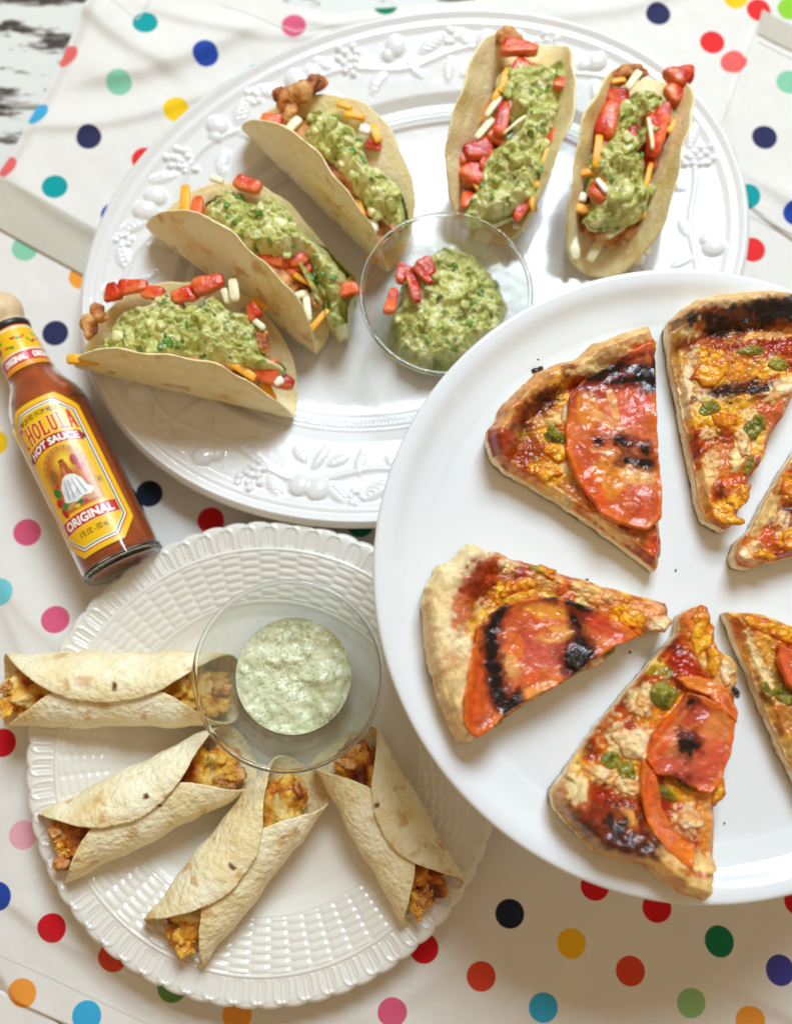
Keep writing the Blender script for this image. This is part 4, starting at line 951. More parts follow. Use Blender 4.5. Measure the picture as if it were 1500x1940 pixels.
def topping(name, t_, hf, x, y, l, w_, dg, cols, rise, sd, zt=PZ+1.45, edge=None, mat='pizza', jag=0.32, up=0.0):
    """a scrap of melted or cut topping draped on the slice: real thickness, ragged outline"""
    rnd = random.Random(sd); a = R_(dg); n = 16; ph = [rnd.uniform(-jag, jag) for _ in range(n)]
    out = []
    for k in range(n):
        t = 2*math.pi*k/n; r = 1+ph[k]+0.5*ph[(k+1) % n]
        u, v = l*r*math.cos(t), w_*r*math.sin(t); out.append((x+u*math.cos(a)-v*math.sin(a), y+u*math.sin(a)+v*math.cos(a)))
    def h2(PX, PY, X, Y, D):
        q = P3(X, Y, sd)
        return hf(PX, PY, X, Y, np.full_like(D, 1.0))+up+0.015+rise*(1-np.exp(-D/0.11))*(1+0.35*fbm(q*1.5, 2, sd))
    def c2(PX, PY, X, Y, D, Z):
        q = P3(X, Y, sd); c = ramp(fbm(q*2.0, 3, sd)+0.3*fbm(q*6, 2, sd), [(-.8, lin(*cols[0])), (0, lin(*cols[1])), (.8, lin(*cols[2]))])
        return mixc(c, lin(*edge), 0.8*ss(.16, .0, D+0.05*fbm(q*4, 2, sd))) if edge else c
    def zb(xe, ye):
        return hf(xe*0, ye*0, xe, ye, np.full_like(xe, 1.0))+up-0.12
    return patch(name, out, zt+0.15, h2, c2, M[mat], t_, zt-0.05+up, N=64, M=18, rough=1.5, seed=sd, bulge=0.01, nskirt=3, smooth=1)
def pepper(t_, hf, pts):
    for (x, y, l, w_, dg) in pts:
        topping('green_pepper_piece', t_, hf, x, y, l, w_, dg, [(78, 74, 12), (122, 116, 28), (160, 148, 56)], 0.15, int(x+y), edge=(150, 130, 40), jag=0.16)
def melt(t_, hf, pts):
    for (x, y, l, w_, dg, c) in pts:
        if c: topping('melted_cheese', t_, hf, x, y, l*1.1, w_*1.1, dg, [(226, 166, 92), (242, 208, 148), (248, 230, 190)], 0.12, int(x+y), edge=(212, 120, 44))
        else: topping('melted_cheese', t_, hf, x, y, l*1.15, w_*1.15, dg, [(206, 104, 18), (234, 156, 22), (246, 188, 50)], 0.11, int(x+y), edge=(190, 74, 18))
# --- A: upper left slice
sA, hA = slice_([(1228, 618), (1240, 648), (1246, 700), (1243, 760), (1246, 830), (1250, 900), (1252, 985), (1257, 1050), (1246, 1078), (1215, 1055), (1170, 1020), (1120, 985), (1062, 945), (1000, 908), (960, 888), (938, 868), (922, 835), (922, 815), (936, 800), (945, 775), (972, 745), (1010, 708), (1050, 690), (1085, 682), (1120, 655), (1172, 635), (1205, 622)],
    [(930, 835), (945, 785), (985, 735), (1040, 695), (1100, 672), (1170, 638), (1230, 622)], 1.15,
    'upper left pizza slice with a large roasted tomato slice along its right edge', [
    (1005, 775, 42, 26, -35, lin(60, 22, 18), .02), (985, 800, 34, 22, -35, lin(110, 40, 18), .0), (1030, 745, 26, 16, -20, lin(66, 26, 22), 0), (935, 832, 24, 26, 0, lin(140, 40, 14), .08), (960, 850, 40, 22, 30, SAUCE, .05),
    (1040, 720, 26, 20, 0, lin(240, 178, 70), .05), (1075, 712, 16, 12, 0, DKSAUCE, .03), (1050, 850, 30, 22, 0, CHEDDAR, .10), (1035, 895, 34, 18, 20, CHEDDAR, .08), (1010, 850, 26, 22, 0, lin(150, 46, 16), .02),
    (1090, 935, 34, 14, 40, lin(200, 110, 40), 0), (1160, 1000, 50, 10, 35, lin(240, 205, 140), 0), (1215, 1015, 26, 22, 20, lin(190, 110, 40), .05), (1240, 1030, 14, 20, 0, lin(206, 70, 30), .05), (1060, 790, 14, 40, 80, lin(236, 190, 110), .05),
    (1140, 690, 60, 16, -25, lin(240, 205, 140), 0), (1000, 745, 60, 13, -42, lin(214, 150, 80), 0), (950, 795, 24, 20, -60, lin(214, 150, 80), 0)], 71, ctr=(1130, 840), crust_h=0.5)
CHA = [(1142, 708, 46, 11, -22), (1212, 706, 24, 15, 10), (1222, 722, 22, 14, 40), (1182, 722, 34, 6, -10), (1176, 836, 16, 7, 30), (1186, 873, 13, 7, 0), (1220, 878, 16, 8, 10), (1220, 852, 10, 8, 60), (1132, 838, 6, 4, 0), (1238, 700, 7, 22, 0)]
roast_tomato(sA, hA, [(1232, 652), (1240, 690), (1240, 740), (1243, 800), (1244, 850), (1250, 920), (1250, 985), (1225, 1005), (1180, 996), (1140, 975), (1105, 930), (1082, 895), (1070, 850), (1072, 800), (1076, 755), (1098, 728), (1145, 700), (1185, 672)], 73, [
    (1130, 738, 90, 24, -25, lin(150, 30, 14), 0), (1205, 670, 40, 16, -30, lin(222, 96, 56), 0), (1110, 780, 22, 34, 0, lin(232, 140, 40), 0), (1180, 790, 40, 50, 20, lin(226, 112, 80), 0), (1150, 800, 44, 10, 30, lin(236, 168, 100), 0), (1160, 770, 34, 8, 75, lin(236, 168, 100), 0),
    (1205, 770, 20, 44, 30, lin(220, 90, 70), 0), (1150, 905, 30, 40, -20, lin(236, 146, 40), 0), (1205, 900, 34, 22, 10, lin(240, 180, 112), 0), (1215, 950, 20, 34, 0, lin(206, 80, 40), 0), (1125, 930, 16, 50, -30, lin(222, 80, 20), 0), (1160, 860, 46, 8, 10, lin(224, 140, 80), 0), (1190, 838, 22, 12, 0, lin(120, 30, 30), 0)], ctr=(1165, 850), burn=CHA)
char_bits(sA, CHA[4:5], up=.74)
pepper(sA, hA, [(1052, 828, 20, 15, 20), (1048, 818, 16, 12, 70)]); melt(sA, hA, [(1055, 858, 22, 14, 30, 0), (1033, 898, 24, 13, 10, 0), (1075, 790, 12, 24, 0, 1)])
# --- B: top right slice
sB, hB = slice_([(1268, 608), (1285, 590), (1310, 573), (1360, 558), (1420, 552), (1480, 553), (1530, 562), (1560, 590), (1545, 660), (1515, 730), (1492, 775), (1460, 828), (1452, 862), (1424, 902), (1416, 940), (1392, 992), (1376, 1002), (1342, 984), (1328, 940), (1318, 880), (1302, 800), (1290, 740), (1280, 690), (1272, 640)],
    [(1268, 600), (1320, 575), (1400, 560), (1480, 562), (1560, 590)], 1.5, 'top right pizza slice with a blackened crust band and no tomato slice', [
    (1420, 608, 120, 20, -3, lin(26, 16, 18), -.03), (1340, 622, 50, 18, 5, lin(26, 14, 16), 0), (1470, 598, 60, 22, -4, lin(20, 12, 14), 0), (1340, 655, 50, 14, 0, lin(150, 30, 16), .05), (1440, 660, 70, 22, -6, lin(168, 40, 24), .08), (1450, 637, 60, 8, -5, lin(236, 170, 90), .03),
    (1350, 700, 44, 34, 10, CHEDDAR, .08), (1400, 735, 60, 13, -8, lin(56, 20, 14), 0), (1450, 738, 36, 12, -12, lin(24, 14, 16), 0), (1385, 700, 40, 20, 0, lin(226, 140, 40), 0), (1360, 790, 38, 22, 0, lin(246, 190, 30), .08), (1395, 765, 34, 12, -15, CHEDDAR, .05),
    (1300, 740, 12, 100, 8, lin(240, 215, 165), -.12), (1365, 870, 22, 30, 0, lin(224, 120, 60), .02), (1340, 900, 20, 40, 20, lin(236, 190, 120), 0), (1400, 850, 14, 44, 10, MOZZ, .12), (1393, 920, 20, 22, 0, lin(222, 96, 40), .05), (1375, 975, 26, 22, 20, CHEDDAR, .05), (1460, 780, 26, 30, 0, lin(222, 110, 60), .05), (1480, 735, 30, 16, -30, MOZZ, .08)], 83, ctr=(1400, 720), crust_h=0.7)
pepper(sB, hB, [(1424, 812, 22, 18, 10), (1440, 800, 18, 14, 40), (1345, 772, 22, 14, -20), (1425, 665, 26, 10, 0), (1420, 880, 8, 22, 20), (1475, 690, 20, 12, 0)])
melt(sB, hB, [(1405, 830, 30, 13, 75, 1), (1385, 800, 30, 16, 20, 0), (1342, 705, 30, 20, 0, 0), (1480, 742, 34, 12, -35, 1), (1402, 935, 16, 24, 20, 0), (1372, 980, 28, 12, 15, 0), (1340, 820, 16, 12, 0, 1)])
char_bits(sB, [(1440, 737, 26, 8, -12), (1398, 740, 26, 4, 0), (1385, 764, 6, 5, 0), (1410, 600, 18, 12, 60)], up=.45)
# --- C: left slice, broad tomato with black rim
sC, hC = slice_([(893, 1028), (922, 1047), (950, 1050), (1002, 1066), (1045, 1078), (1082, 1092), (1161, 1114), (1231, 1132), (1268, 1142), (1271, 1170), (1266, 1196), (1224, 1198), (1168, 1225), (1142, 1258), (1109, 1270), (1081, 1284), (1005, 1330), (964, 1358), (912, 1386), (896, 1404), (868, 1407), (846, 1362), (822, 1295), (809, 1243), (804, 1187), (800, 1146), (805, 1110), (825, 1076), (850, 1064), (876, 1036)],
    [(885, 1040), (850, 1075), (825, 1110), (825, 1170), (830, 1230), (845, 1300), (868, 1380)], 1.75, 'left pizza slice pointing right, its tomato slice ringed with a thick black scorched edge', [
    (878, 1145, 20, 50, 12, lin(200, 92, 30), .03), (905, 1110, 30, 40, 20, lin(150, 34, 14), .04), (925, 1085, 30, 26, 0, lin(168, 50, 20), .08), (965, 1075, 26, 18, 10, lin(240, 205, 160), .08), (975, 1120, 44, 22, -10, CHEDDAR, .10), (1000, 1095, 40, 16, 10, lin(160, 40, 14), .03),
    (1040, 1100, 34, 16, 20, lin(236, 180, 100), .05), (1075, 1120, 22, 16, 0, lin(214, 84, 30), .08), (1120, 1125, 40, 16, 22, lin(242, 196, 120), .06), (1150, 1140, 26, 20, 10, lin(236, 160, 90), .08), (1195, 1165, 30, 22, 20, CHEDDAR, .08), (1245, 1180, 22, 18, 0, lin(238, 186, 150), .12), (1230, 1150, 30, 14, 10, lin(230, 150, 90), .05),
    (1140, 1225, 40, 20, -20, lin(236, 180, 80), .06), (1125, 1248, 26, 12, -30, MOZZ, .08), (930, 1375, 30, 12, -30, lin(226, 170, 80), 0), (855, 1310, 26, 60, 12, lin(236, 206, 140), 0)], 97, ctr=(990, 1215), crust_h=0.65, crust_cols=(lin(238, 204, 140), lin(247, 226, 174)))
CHC = [(945, 1165, 30, 9, -60), (930, 1200, 26, 11, -75), (930, 1235, 24, 12, 95), (934, 1268, 22, 12, 80), (940, 1300, 24, 13, 85), (948, 1325, 18, 12, 50), (965, 1340, 22, 10, -20), (975, 1325, 14, 8, -60), (1098, 1150, 28, 9, 18), (1088, 1178, 16, 9, 60), (1095, 1215, 10, 22, 0), (1088, 1248, 20, 22, 0), (1098, 1265, 14, 22, 20), (1108, 1235, 15, 14, 40), (1040, 1132, 14, 4, 5)]
roast_tomato(sC, hC, [(903, 1192), (925, 1165), (955, 1148), (1000, 1136), (1040, 1130), (1080, 1138), (1127, 1156), (1170, 1178), (1214, 1204), (1190, 1215), (1161, 1226), (1140, 1240), (1112, 1255), (1081, 1282), (1030, 1310), (988, 1333), (955, 1352), (932, 1378), (902, 1400), (885, 1385), (874, 1368), (878, 1312), (888, 1263)], 99, [
    (1022, 1230, 70, 36, 0, lin(208, 82, 72), 0), (1060, 1200, 50, 16, -10, lin(240, 170, 80), 0), (1035, 1160, 48, 14, 5, lin(238, 158, 46), 0), (1000, 1180, 50, 16, 25, lin(214, 92, 40), 0), (974, 1228, 18, 26, 0, lin(232, 120, 36), 0), (965, 1262, 20, 22, 0, lin(240, 178, 104), 0), (1018, 1286, 30, 16, 0, lin(222, 90, 30), 0), (1040, 1297, 16, 8, 0, lin(232, 156, 88), 0),
    (1150, 1195, 40, 12, 20, lin(206, 66, 40), 0), (905, 1300, 16, 90, 12, lin(214, 84, 20), 0), (1000, 1320, 40, 14, -28, lin(240, 160, 80), 0), (1120, 1170, 40, 12, 20, lin(200, 54, 24), 0), (1075, 1255, 18, 26, 0, lin(120, 30, 24), 0)], ctr=(1015, 1235), burn=CHC)
char_bits(sC, CHC[11:12], up=.74)
pepper(sC, hC, [(1150, 1232, 18, 10, -30), (1018, 1078, 18, 7, 20), (935, 1370, 18, 8, -20)]); melt(sC, hC, [(1250, 1183, 20, 14, 0, 1), (1195, 1178, 24, 13, 40, 0), (1155, 1130, 16, 13, 30, 1), (978, 1110, 30, 14, -20, 0), (1030, 1082, 22, 10, 20, 0), (1128, 1252, 18, 10, -20, 1), (960, 1078, 18, 10, -30, 1)])
# --- D: lower middle slice
sD, hD = slice_([(1317, 1150), (1340, 1146), (1346, 1158), (1338, 1168), (1356, 1195), (1360, 1230), (1393, 1247), (1403, 1267), (1397, 1313), (1395, 1380), (1380, 1443), (1374, 1480), (1367, 1506), (1358, 1525), (1356, 1600), (1351, 1653), (1347, 1692), (1333, 1707), (1293, 1697), (1253, 1667), (1222, 1640), (1167, 1630), (1127, 1613), (1083, 1570), (1052, 1532), (1046, 1503), (1083, 1453), (1133, 1380), (1183, 1320), (1233, 1263), (1287, 1200), (1293, 1163)],
    [(1050, 1515), (1085, 1560), (1130, 1600), (1180, 1622), (1235, 1640), (1290, 1680), (1340, 1700)], 1.6, 'lower middle pizza slice with dark blistered crust and a tomato ring with a hole', [
    (1150, 1565, 70, 30, 28, lin(58, 20, 12), .03), (1115, 1530, 50, 28, 30, lin(130, 40, 14), .02), (1200, 1560, 50, 26, 20, lin(104, 28, 14), .03), (1185, 1590, 50, 20, 15, lin(70, 24, 16), 0), (1180, 1545, 22, 16, 20, lin(240, 176, 90), .02), (1140, 1500, 50, 16, 25, lin(170, 46, 14), .04), (1160, 1555, 20, 30, 30, lin(24, 12, 12), 0),
    (1090, 1490, 20, 24, 0, lin(240, 220, 160), 0), (1190, 1400, 44, 36, 20, MOZZ, .12), (1150, 1470, 34, 18, 20, lin(242, 205, 130), .08), (1195, 1490, 26, 20, 0, lin(244, 214, 140), .1), (1215, 1330, 24, 30, 20, MOZZ, .1), (1300, 1262, 40, 20, 30, lin(176, 36, 14), .04), (1320, 1180, 22, 34, 10, lin(232, 130, 50), .1), (1350, 1230, 14, 40, 0, lin(236, 160, 70), .1),
    (1375, 1280, 26, 30, 0, lin(238, 190, 110), .12), (1190, 1380, 14, 16, 0, lin(178, 40, 20), 0), (1270, 1540, 30, 30, 20, lin(160, 36, 20), .02), (1290, 1500, 34, 20, 40, CHEDDAR, .05), (1300, 1560, 30, 30, 0, lin(242, 200, 140), .08), (1340, 1560, 16, 44, 0, lin(230, 150, 70), .05), (1320, 1660, 40, 40, 0, lin(238, 204, 130), 0), (1280, 1645, 60, 6, 8, lin(190, 90, 30), 0), (1250, 1640, 50, 10, 20, lin(236, 190, 110), 0)], 109, ctr=(1235, 1450), crust_h=0.75)
pepper(sD, hD, [(1255, 1318, 28, 30, 10), (1158, 1440, 24, 16, 20), (1188, 1462, 20, 18, -50), (1262, 1505, 26, 10, 40)]); melt(sD, hD, [(1210, 1335, 16, 26, 20, 1), (1190, 1405, 30, 22, 10, 1), (1192, 1492, 24, 16, 10, 1), (1135, 1465, 22, 14, 30, 1), (1330, 1200, 16, 30, 10, 0), (1325, 1165, 14, 18, 30, 0), (1352, 1250, 12, 24, 10, 0), (1378, 1275, 14, 22, 0, 1), (1310, 1555, 18, 16, 0, 1), (1362, 1500, 12, 20, 10, 0), (1225, 1440, 16, 26, 20, 1)])
CHD = [(1300, 1412, 15, 17, 30), (1316, 1412, 8, 4, 0), (1283, 1486, 13, 10, 50), (1296, 1498, 12, 14, 40), (1392, 1312, 12, 9, 50), (1351, 1217, 5, 6, 0), (1350, 1249, 4, 4, 0), (1308, 1330, 8, 6, 0)]
roast_tomato(sD, hD, [(1278, 1347), (1300, 1313), (1335, 1322), (1365, 1340), (1392, 1360), (1388, 1400), (1378, 1440), (1362, 1480), (1345, 1502), (1325, 1500), (1290, 1485), (1262, 1468), (1240, 1466), (1222, 1440), (1232, 1402), (1252, 1370)], 113, [
    (1310, 1345, 34, 24, 30, lin(176, 66, 48), 0), (1300, 1405, 22, 22, 30, lin(60, 16, 10), 0), (1292, 1398, 28, 12, 60, lin(120, 40, 20), 0), (1290, 1460, 60, 22, 18, lin(190, 74, 60), 0), (1355, 1380, 24, 40, 20, lin(224, 134, 66), 0), (1345, 1430, 30, 40, 20, lin(214, 86, 60), 0), (1250, 1400, 16, 60, 20, lin(222, 84, 20), 0), (1270, 1380, 60, 5, -50, lin(222, 128, 70), 0)], burn=CHD)
roast_tomato(sD, hD, [(1216, 1440), (1240, 1462), (1248, 1500), (1252, 1530), (1270, 1565), (1292, 1590), (1318, 1602), (1308, 1622), (1302, 1640), (1285, 1632), (1258, 1608), (1235, 1575), (1220, 1545), (1213, 1500)], 115, [(1235, 1500, 14, 50, 8, lin(226, 100, 40), 0), (1290, 1610, 24, 14, 30, lin(236, 130, 30), 0)], lift=.12, ctr=(1240, 1545), rimw=.2)
roast_tomato(sD, hD, [(1280, 1284), (1320, 1281), (1350, 1292), (1376, 1305), (1396, 1350), (1392, 1370), (1370, 1350), (1340, 1318), (1300, 1305)], 117, [(1330, 1300, 44, 10, 20, lin(238, 140, 44), 0)], lift=.2, rimw=.2)
char_bits(sD, CHD[4:5], up=.72)
# --- E: tip at the right edge
sE, hE = slice_([(1499, 877), (1580, 760), (1650, 690), (1740, 700), (1800, 790), (1835, 890), (1838, 990), (1700, 1015), (1500, 1054), (1459, 1063), (1428, 1074), (1404, 1070), (1396, 1053), (1404, 1023), (1431, 1001), (1443, 976), (1462, 942), (1484, 902)],
    [(1650, 690), (1740, 700), (1800, 790), (1835, 890), (1838, 990)], 1.5, 'right hand pizza slice showing only its cheesy tip, pointing left', [
    (1425, 1045, 26, 20, 0, lin(240, 190, 120), .12), (1455, 1020, 26, 16, -20, lin(206, 70, 40), .08), (1478, 985, 18, 22, 10, lin(248, 232, 200), .14), (1496, 930, 20, 20, 0, CHEDDAR, .1), (1490, 1020, 26, 18, 0, CHEDDAR, .08), (1440, 1060, 30, 10, 0, lin(226, 160, 50), .05), (1496, 962, 20, 10, 0, DKSAUCE, 0), (1455, 970, 10, 50, 30, lin(236, 205, 130), -.1)], 127, ctr=(1620, 900))
melt(sE, hE, [(1478, 985, 14, 18, 10, 1), (1425, 1038, 18, 14, -30, 1), (1448, 1052, 20, 12, 10, 0), (1495, 1030, 20, 14, 0, 0), (1412, 1050, 14, 14, 0, 1), (1498, 930, 16, 18, 0, 0)])
# --- F: lower right
sF, hF = slice_([(1382, 1160), (1409, 1160), (1446, 1163), (1500, 1183), (1600, 1205), (1720, 1240), (1800, 1275), (1790, 1350), (1745, 1450), (1660, 1530), (1590, 1575), (1545, 1530), (1500, 1445), (1466, 1366), (1441, 1308), (1409, 1229)],
    [(1800, 1275), (1790, 1350), (1745, 1450), (1660, 1530), (1590, 1575)], 1.5, 'lower right pizza slice, partly out of view, with a wedge of tomato on it', [
    (1455, 1190, 50, 22, 20, lin(240, 160, 50), .12), (1480, 1180, 26, 12, 10, lin(250, 206, 100), .08), (1440, 1235, 30, 60, -30, lin(238, 176, 70), .0), (1415, 1190, 20, 20, 0, lin(214, 110, 50), .03), (1470, 1300, 30, 30, 0, lin(150, 110, 40), .0), (1490, 1360, 14, 40, -15, lin(200, 130, 60), 0), (1440, 1260, 10, 70, -25, lin(240, 214, 150), -.08)], 131, ctr=(1600, 1330))
roast_tomato(sF, hF, [(1475, 1222), (1500, 1232), (1560, 1250), (1600, 1290), (1580, 1330), (1520, 1325), (1500, 1306), (1482, 1280), (1474, 1250)], 133, [(1492, 1260, 18, 40, -10, lin(226, 96, 60), 0)])
pepper(sF, hF, [(1485, 1318, 26, 14, 40), (1455, 1305, 16, 8, 60)]); melt(sF, hF, [(1450, 1185, 34, 14, 15, 0), (1490, 1200, 30, 16, 20, 0)])
def crumbs():
    specks = [(1016, 702, 9, 6), (1025, 697, 5, 4), (1018, 681, 3, 2), (1112, 1098, 3, 2), (1193, 1236, 3, 2), (1345, 1452, 3, 2), (1036, 1566, 3, 2), (960, 764, 2, 2), (1210, 1330, 2, 2), (1280, 1080, 2, 2), (1385, 950, 2, 2), (1372, 1560, 2, 2)]
    V = []; F = []; U = superell(8, 10, 1.0)
    for (x, y, a, b) in specks:
        p = at(x, y, PZ+0.06); P = U*np.array([a/42, b/42, b/50]); P = P+0.25*P*fbm((P+p)*9, 2, 3)[..., None]+p; o = len(V)*80
        V.append(P.reshape(-1, 3)); F.append(gridF(8, 10, True, o))
    V = np.concatenate(V); o = mk('crumbs', V, np.concatenate(F), M['char'], None, np.tile(lin(60, 30, 18), (len(V), 1)))
    tag(o, 'tiny burnt crumbs scattered on the smooth round white plate', 'crumbs', kind='stuff')
crumbs()

# ================================================================== HOT SAUCE BOTTLE (lying on the apron)
def text_tris(s):
    cu = bpy.data.curves.new('lettering', 'FONT'); cu.body = s; cu.size = 1.0; cu.resolution_u = 3
    o = bpy.data.objects.new('lettering', cu); C.objects.link(o)
    dg = bpy.context.evaluated_depsgraph_get(); me = o.evaluated_get(dg).to_mesh(); me.calc_loop_triangles()
    co = np.array([v.co[:2] for v in me.vertices]); tr = np.array([t.vertices[:] for t in me.loop_triangles])
    o.evaluated_get(dg).to_mesh_clear(); bpy.data.objects.remove(o); bpy.data.curves.remove(cu)
    return co, tr
class Print:
    """a small colour raster of flat label print in label centimetres, written into vertex colours"""
    def __init__(s, u0, u1, v0, v1, st, base):
        s.u = np.arange(u0, u1+st/2, st); s.v = np.arange(v0, v1+st/2, st)
        s.U, s.V = np.meshgrid(s.u, s.v); s.st = st; s.c = np.tile(base, s.U.shape+(1,)).astype(float)
    def put(s, m, col): s.c[m] = col
    def tri(s, P, col):
        x0, x1 = P[:, 0].min(), P[:, 0].max(); y0, y1 = P[:, 1].min(), P[:, 1].max()
        i0 = max(int((x0-s.u[0])/s.st), 0); i1 = min(int((x1-s.u[0])/s.st)+2, len(s.u)); j0 = max(int((y0-s.v[0])/s.st), 0); j1 = min(int((y1-s.v[0])/s.st)+2, len(s.v))
        if i1 <= i0 or j1 <= j0: return
        X = s.U[j0:j1, i0:i1]; Y = s.V[j0:j1, i0:i1]
        a, b, c = P
        def e(p, q): return (q[0]-p[0])*(Y-p[1])-(q[1]-p[1])*(X-p[0])
        e1, e2, e3 = e(a, b), e(b, c), e(c, a)
        m = ((e1 >= 0) & (e2 >= 0) & (e3 >= 0)) | ((e1 <= 0) & (e2 <= 0) & (e3 <= 0))
        s.c[j0:j1, i0:i1][m] = col
    def poly(s, P, col):
        P = np.array(P, float); inside = np.zeros(s.U.shape, bool); n = len(P)
        for i in range(n):
            (x1, y1), (x2, y2) = P[i], P[(i+1) % n]
            if y1 == y2: continue
            cnd = ((s.V >= y1) != (s.V >= y2)) & (s.U < (x2-x1)*(s.V-y1)/(y2-y1)+x1)
            inside ^= cnd
        s.c[inside] = col
    def text(s, txt, uc, vc, wd, ht, col, arch=0.0, grow=0.0, italic=0.0):
        co, tr = text_tris(txt); x0, x1 = co[:, 0].min(), co[:, 0].max(); y0, y1 = 0.0, co[:, 1].max()
        P = np.stack([(co[:, 0]-x0)/(x1-x0)-0.5, (co[:, 1]-y0)/(y1-y0)-0.5], -1)
        for (du, dv) in ([(0, 0)] if not grow else [(a*grow, b*grow) for a in (-1, 0, 1) for b in (-1, 0, 1)]):
            Q = np.stack([uc+P[:, 0]*wd+P[:, 1]*italic+du, vc+P[:, 1]*ht+dv], -1); Q[:, 1] -= arch*(Q[:, 0]-uc)**2
            for t in tr: s.tri(Q[t], col)
YEL, RED, WHT, GRN, BLK, DRED = lin(250, 196, 18), lin(205, 16, 34), lin(250, 248, 240), lin(20, 120, 60), lin(90, 60, 20), lin(120, 10, 25)
def letters(pr, word, uc, v0, wd, ht, arch, col, edge):
    """condensed slab letters, taller toward the ends, as on the bottle's masthead"""
    G = {
     'C': [('arc', .5, .5, .46, .5, .24, 55, 305), ('box', .78, .60, .98, .98)],
     'H': [('box', .06, 0, .34, 1), ('box', .66, 0, .94, 1), ('box', .3, .44, .7, .56), ('box', 0, 0, .42, .07), ('box', .58, 0, 1, .07), ('box', 0, .93, .42, 1), ('box', .58, .93, 1, 1)],
     'O': [('arc', .5, .5, .48, .5, .26, 0, 360)],
     'L': [('box', .12, 0, .42, 1), ('box', .0, 0, .95, .12), ('box', .78, 0, .95, .26), ('box', 0, .93, .56, 1)],
     'U': [('box', .08, .22, .36, 1), ('box', .66, .22, .90, 1), ('arc', .49, .30, .41, .30, .26, 180, 360), ('box', 0, .93, .46, 1), ('box', .58, .93, 1, 1)],
     'A': [('quad', .02, 0, .26, 0, .62, 1, .38, 1), ('quad', .66, 0, 1.0, 0, .66, 1, .38, 1), ('box', .25, .26, .75, .36), ('box', -.04, 0, .34, .07), ('box', .58, 0, 1.06, .07)]}
    n = len(word); cw = wd/n
    for pas, cc in ((0, edge), (1, col)):
        for k, ch in enumerate(word):
            u0 = uc-wd/2+k*cw
            hk = ht*(1+0.28*abs((k-(n-1)/2)/((n-1)/2))**1.5)
            if k == 0: hk *= 1.12
            g = 0.035 if pas == 0 else 0.0
            def mp(a, b):
                u = u0+cw*(0.05+0.9*a); return (u, v0+b*hk-arch*(u-uc)**2)
            for sh in G[ch]:
                if sh[0] == 'box':
                    _, a, b, c, d = sh; P = [(a, b), (c, b), (c, d), (a, d)]
                elif sh[0] == 'quad': P = [(sh[1], sh[2]), (sh[3], sh[4]), (sh[5], sh[6]), (sh[7], sh[8])]
                if sh[0] in ('box', 'quad'):
                    Q = np.array([mp(*p) for p in P]); cen = Q.mean(0); Q = cen+(Q-cen)*(1+0)+np.sign(Q-cen)*g; pr.poly(Q, cc)
                else:
                    _, ax_, ay, rx, ry, tk, a0, a1 = sh
                    A = np.radians(np.linspace(a0, a1, 40)); 
                    for i in range(39):
                        o1 = [(ax_+(rx+g/cw)*math.cos(A[i+q]), ay+(ry+g/hk)*math.sin(A[i+q])) for q in (0, 1)]
                        i1 = [(ax_+(rx-tk-g/cw)*math.cos(A[i+q]), ay+(ry-tk*.62-g/hk)*math.sin(A[i+q])) for q in (0, 1)]
                        pr.poly([mp(*o1[0]), mp(*o1[1]), mp(*i1[1]), mp(*i1[0])], cc)
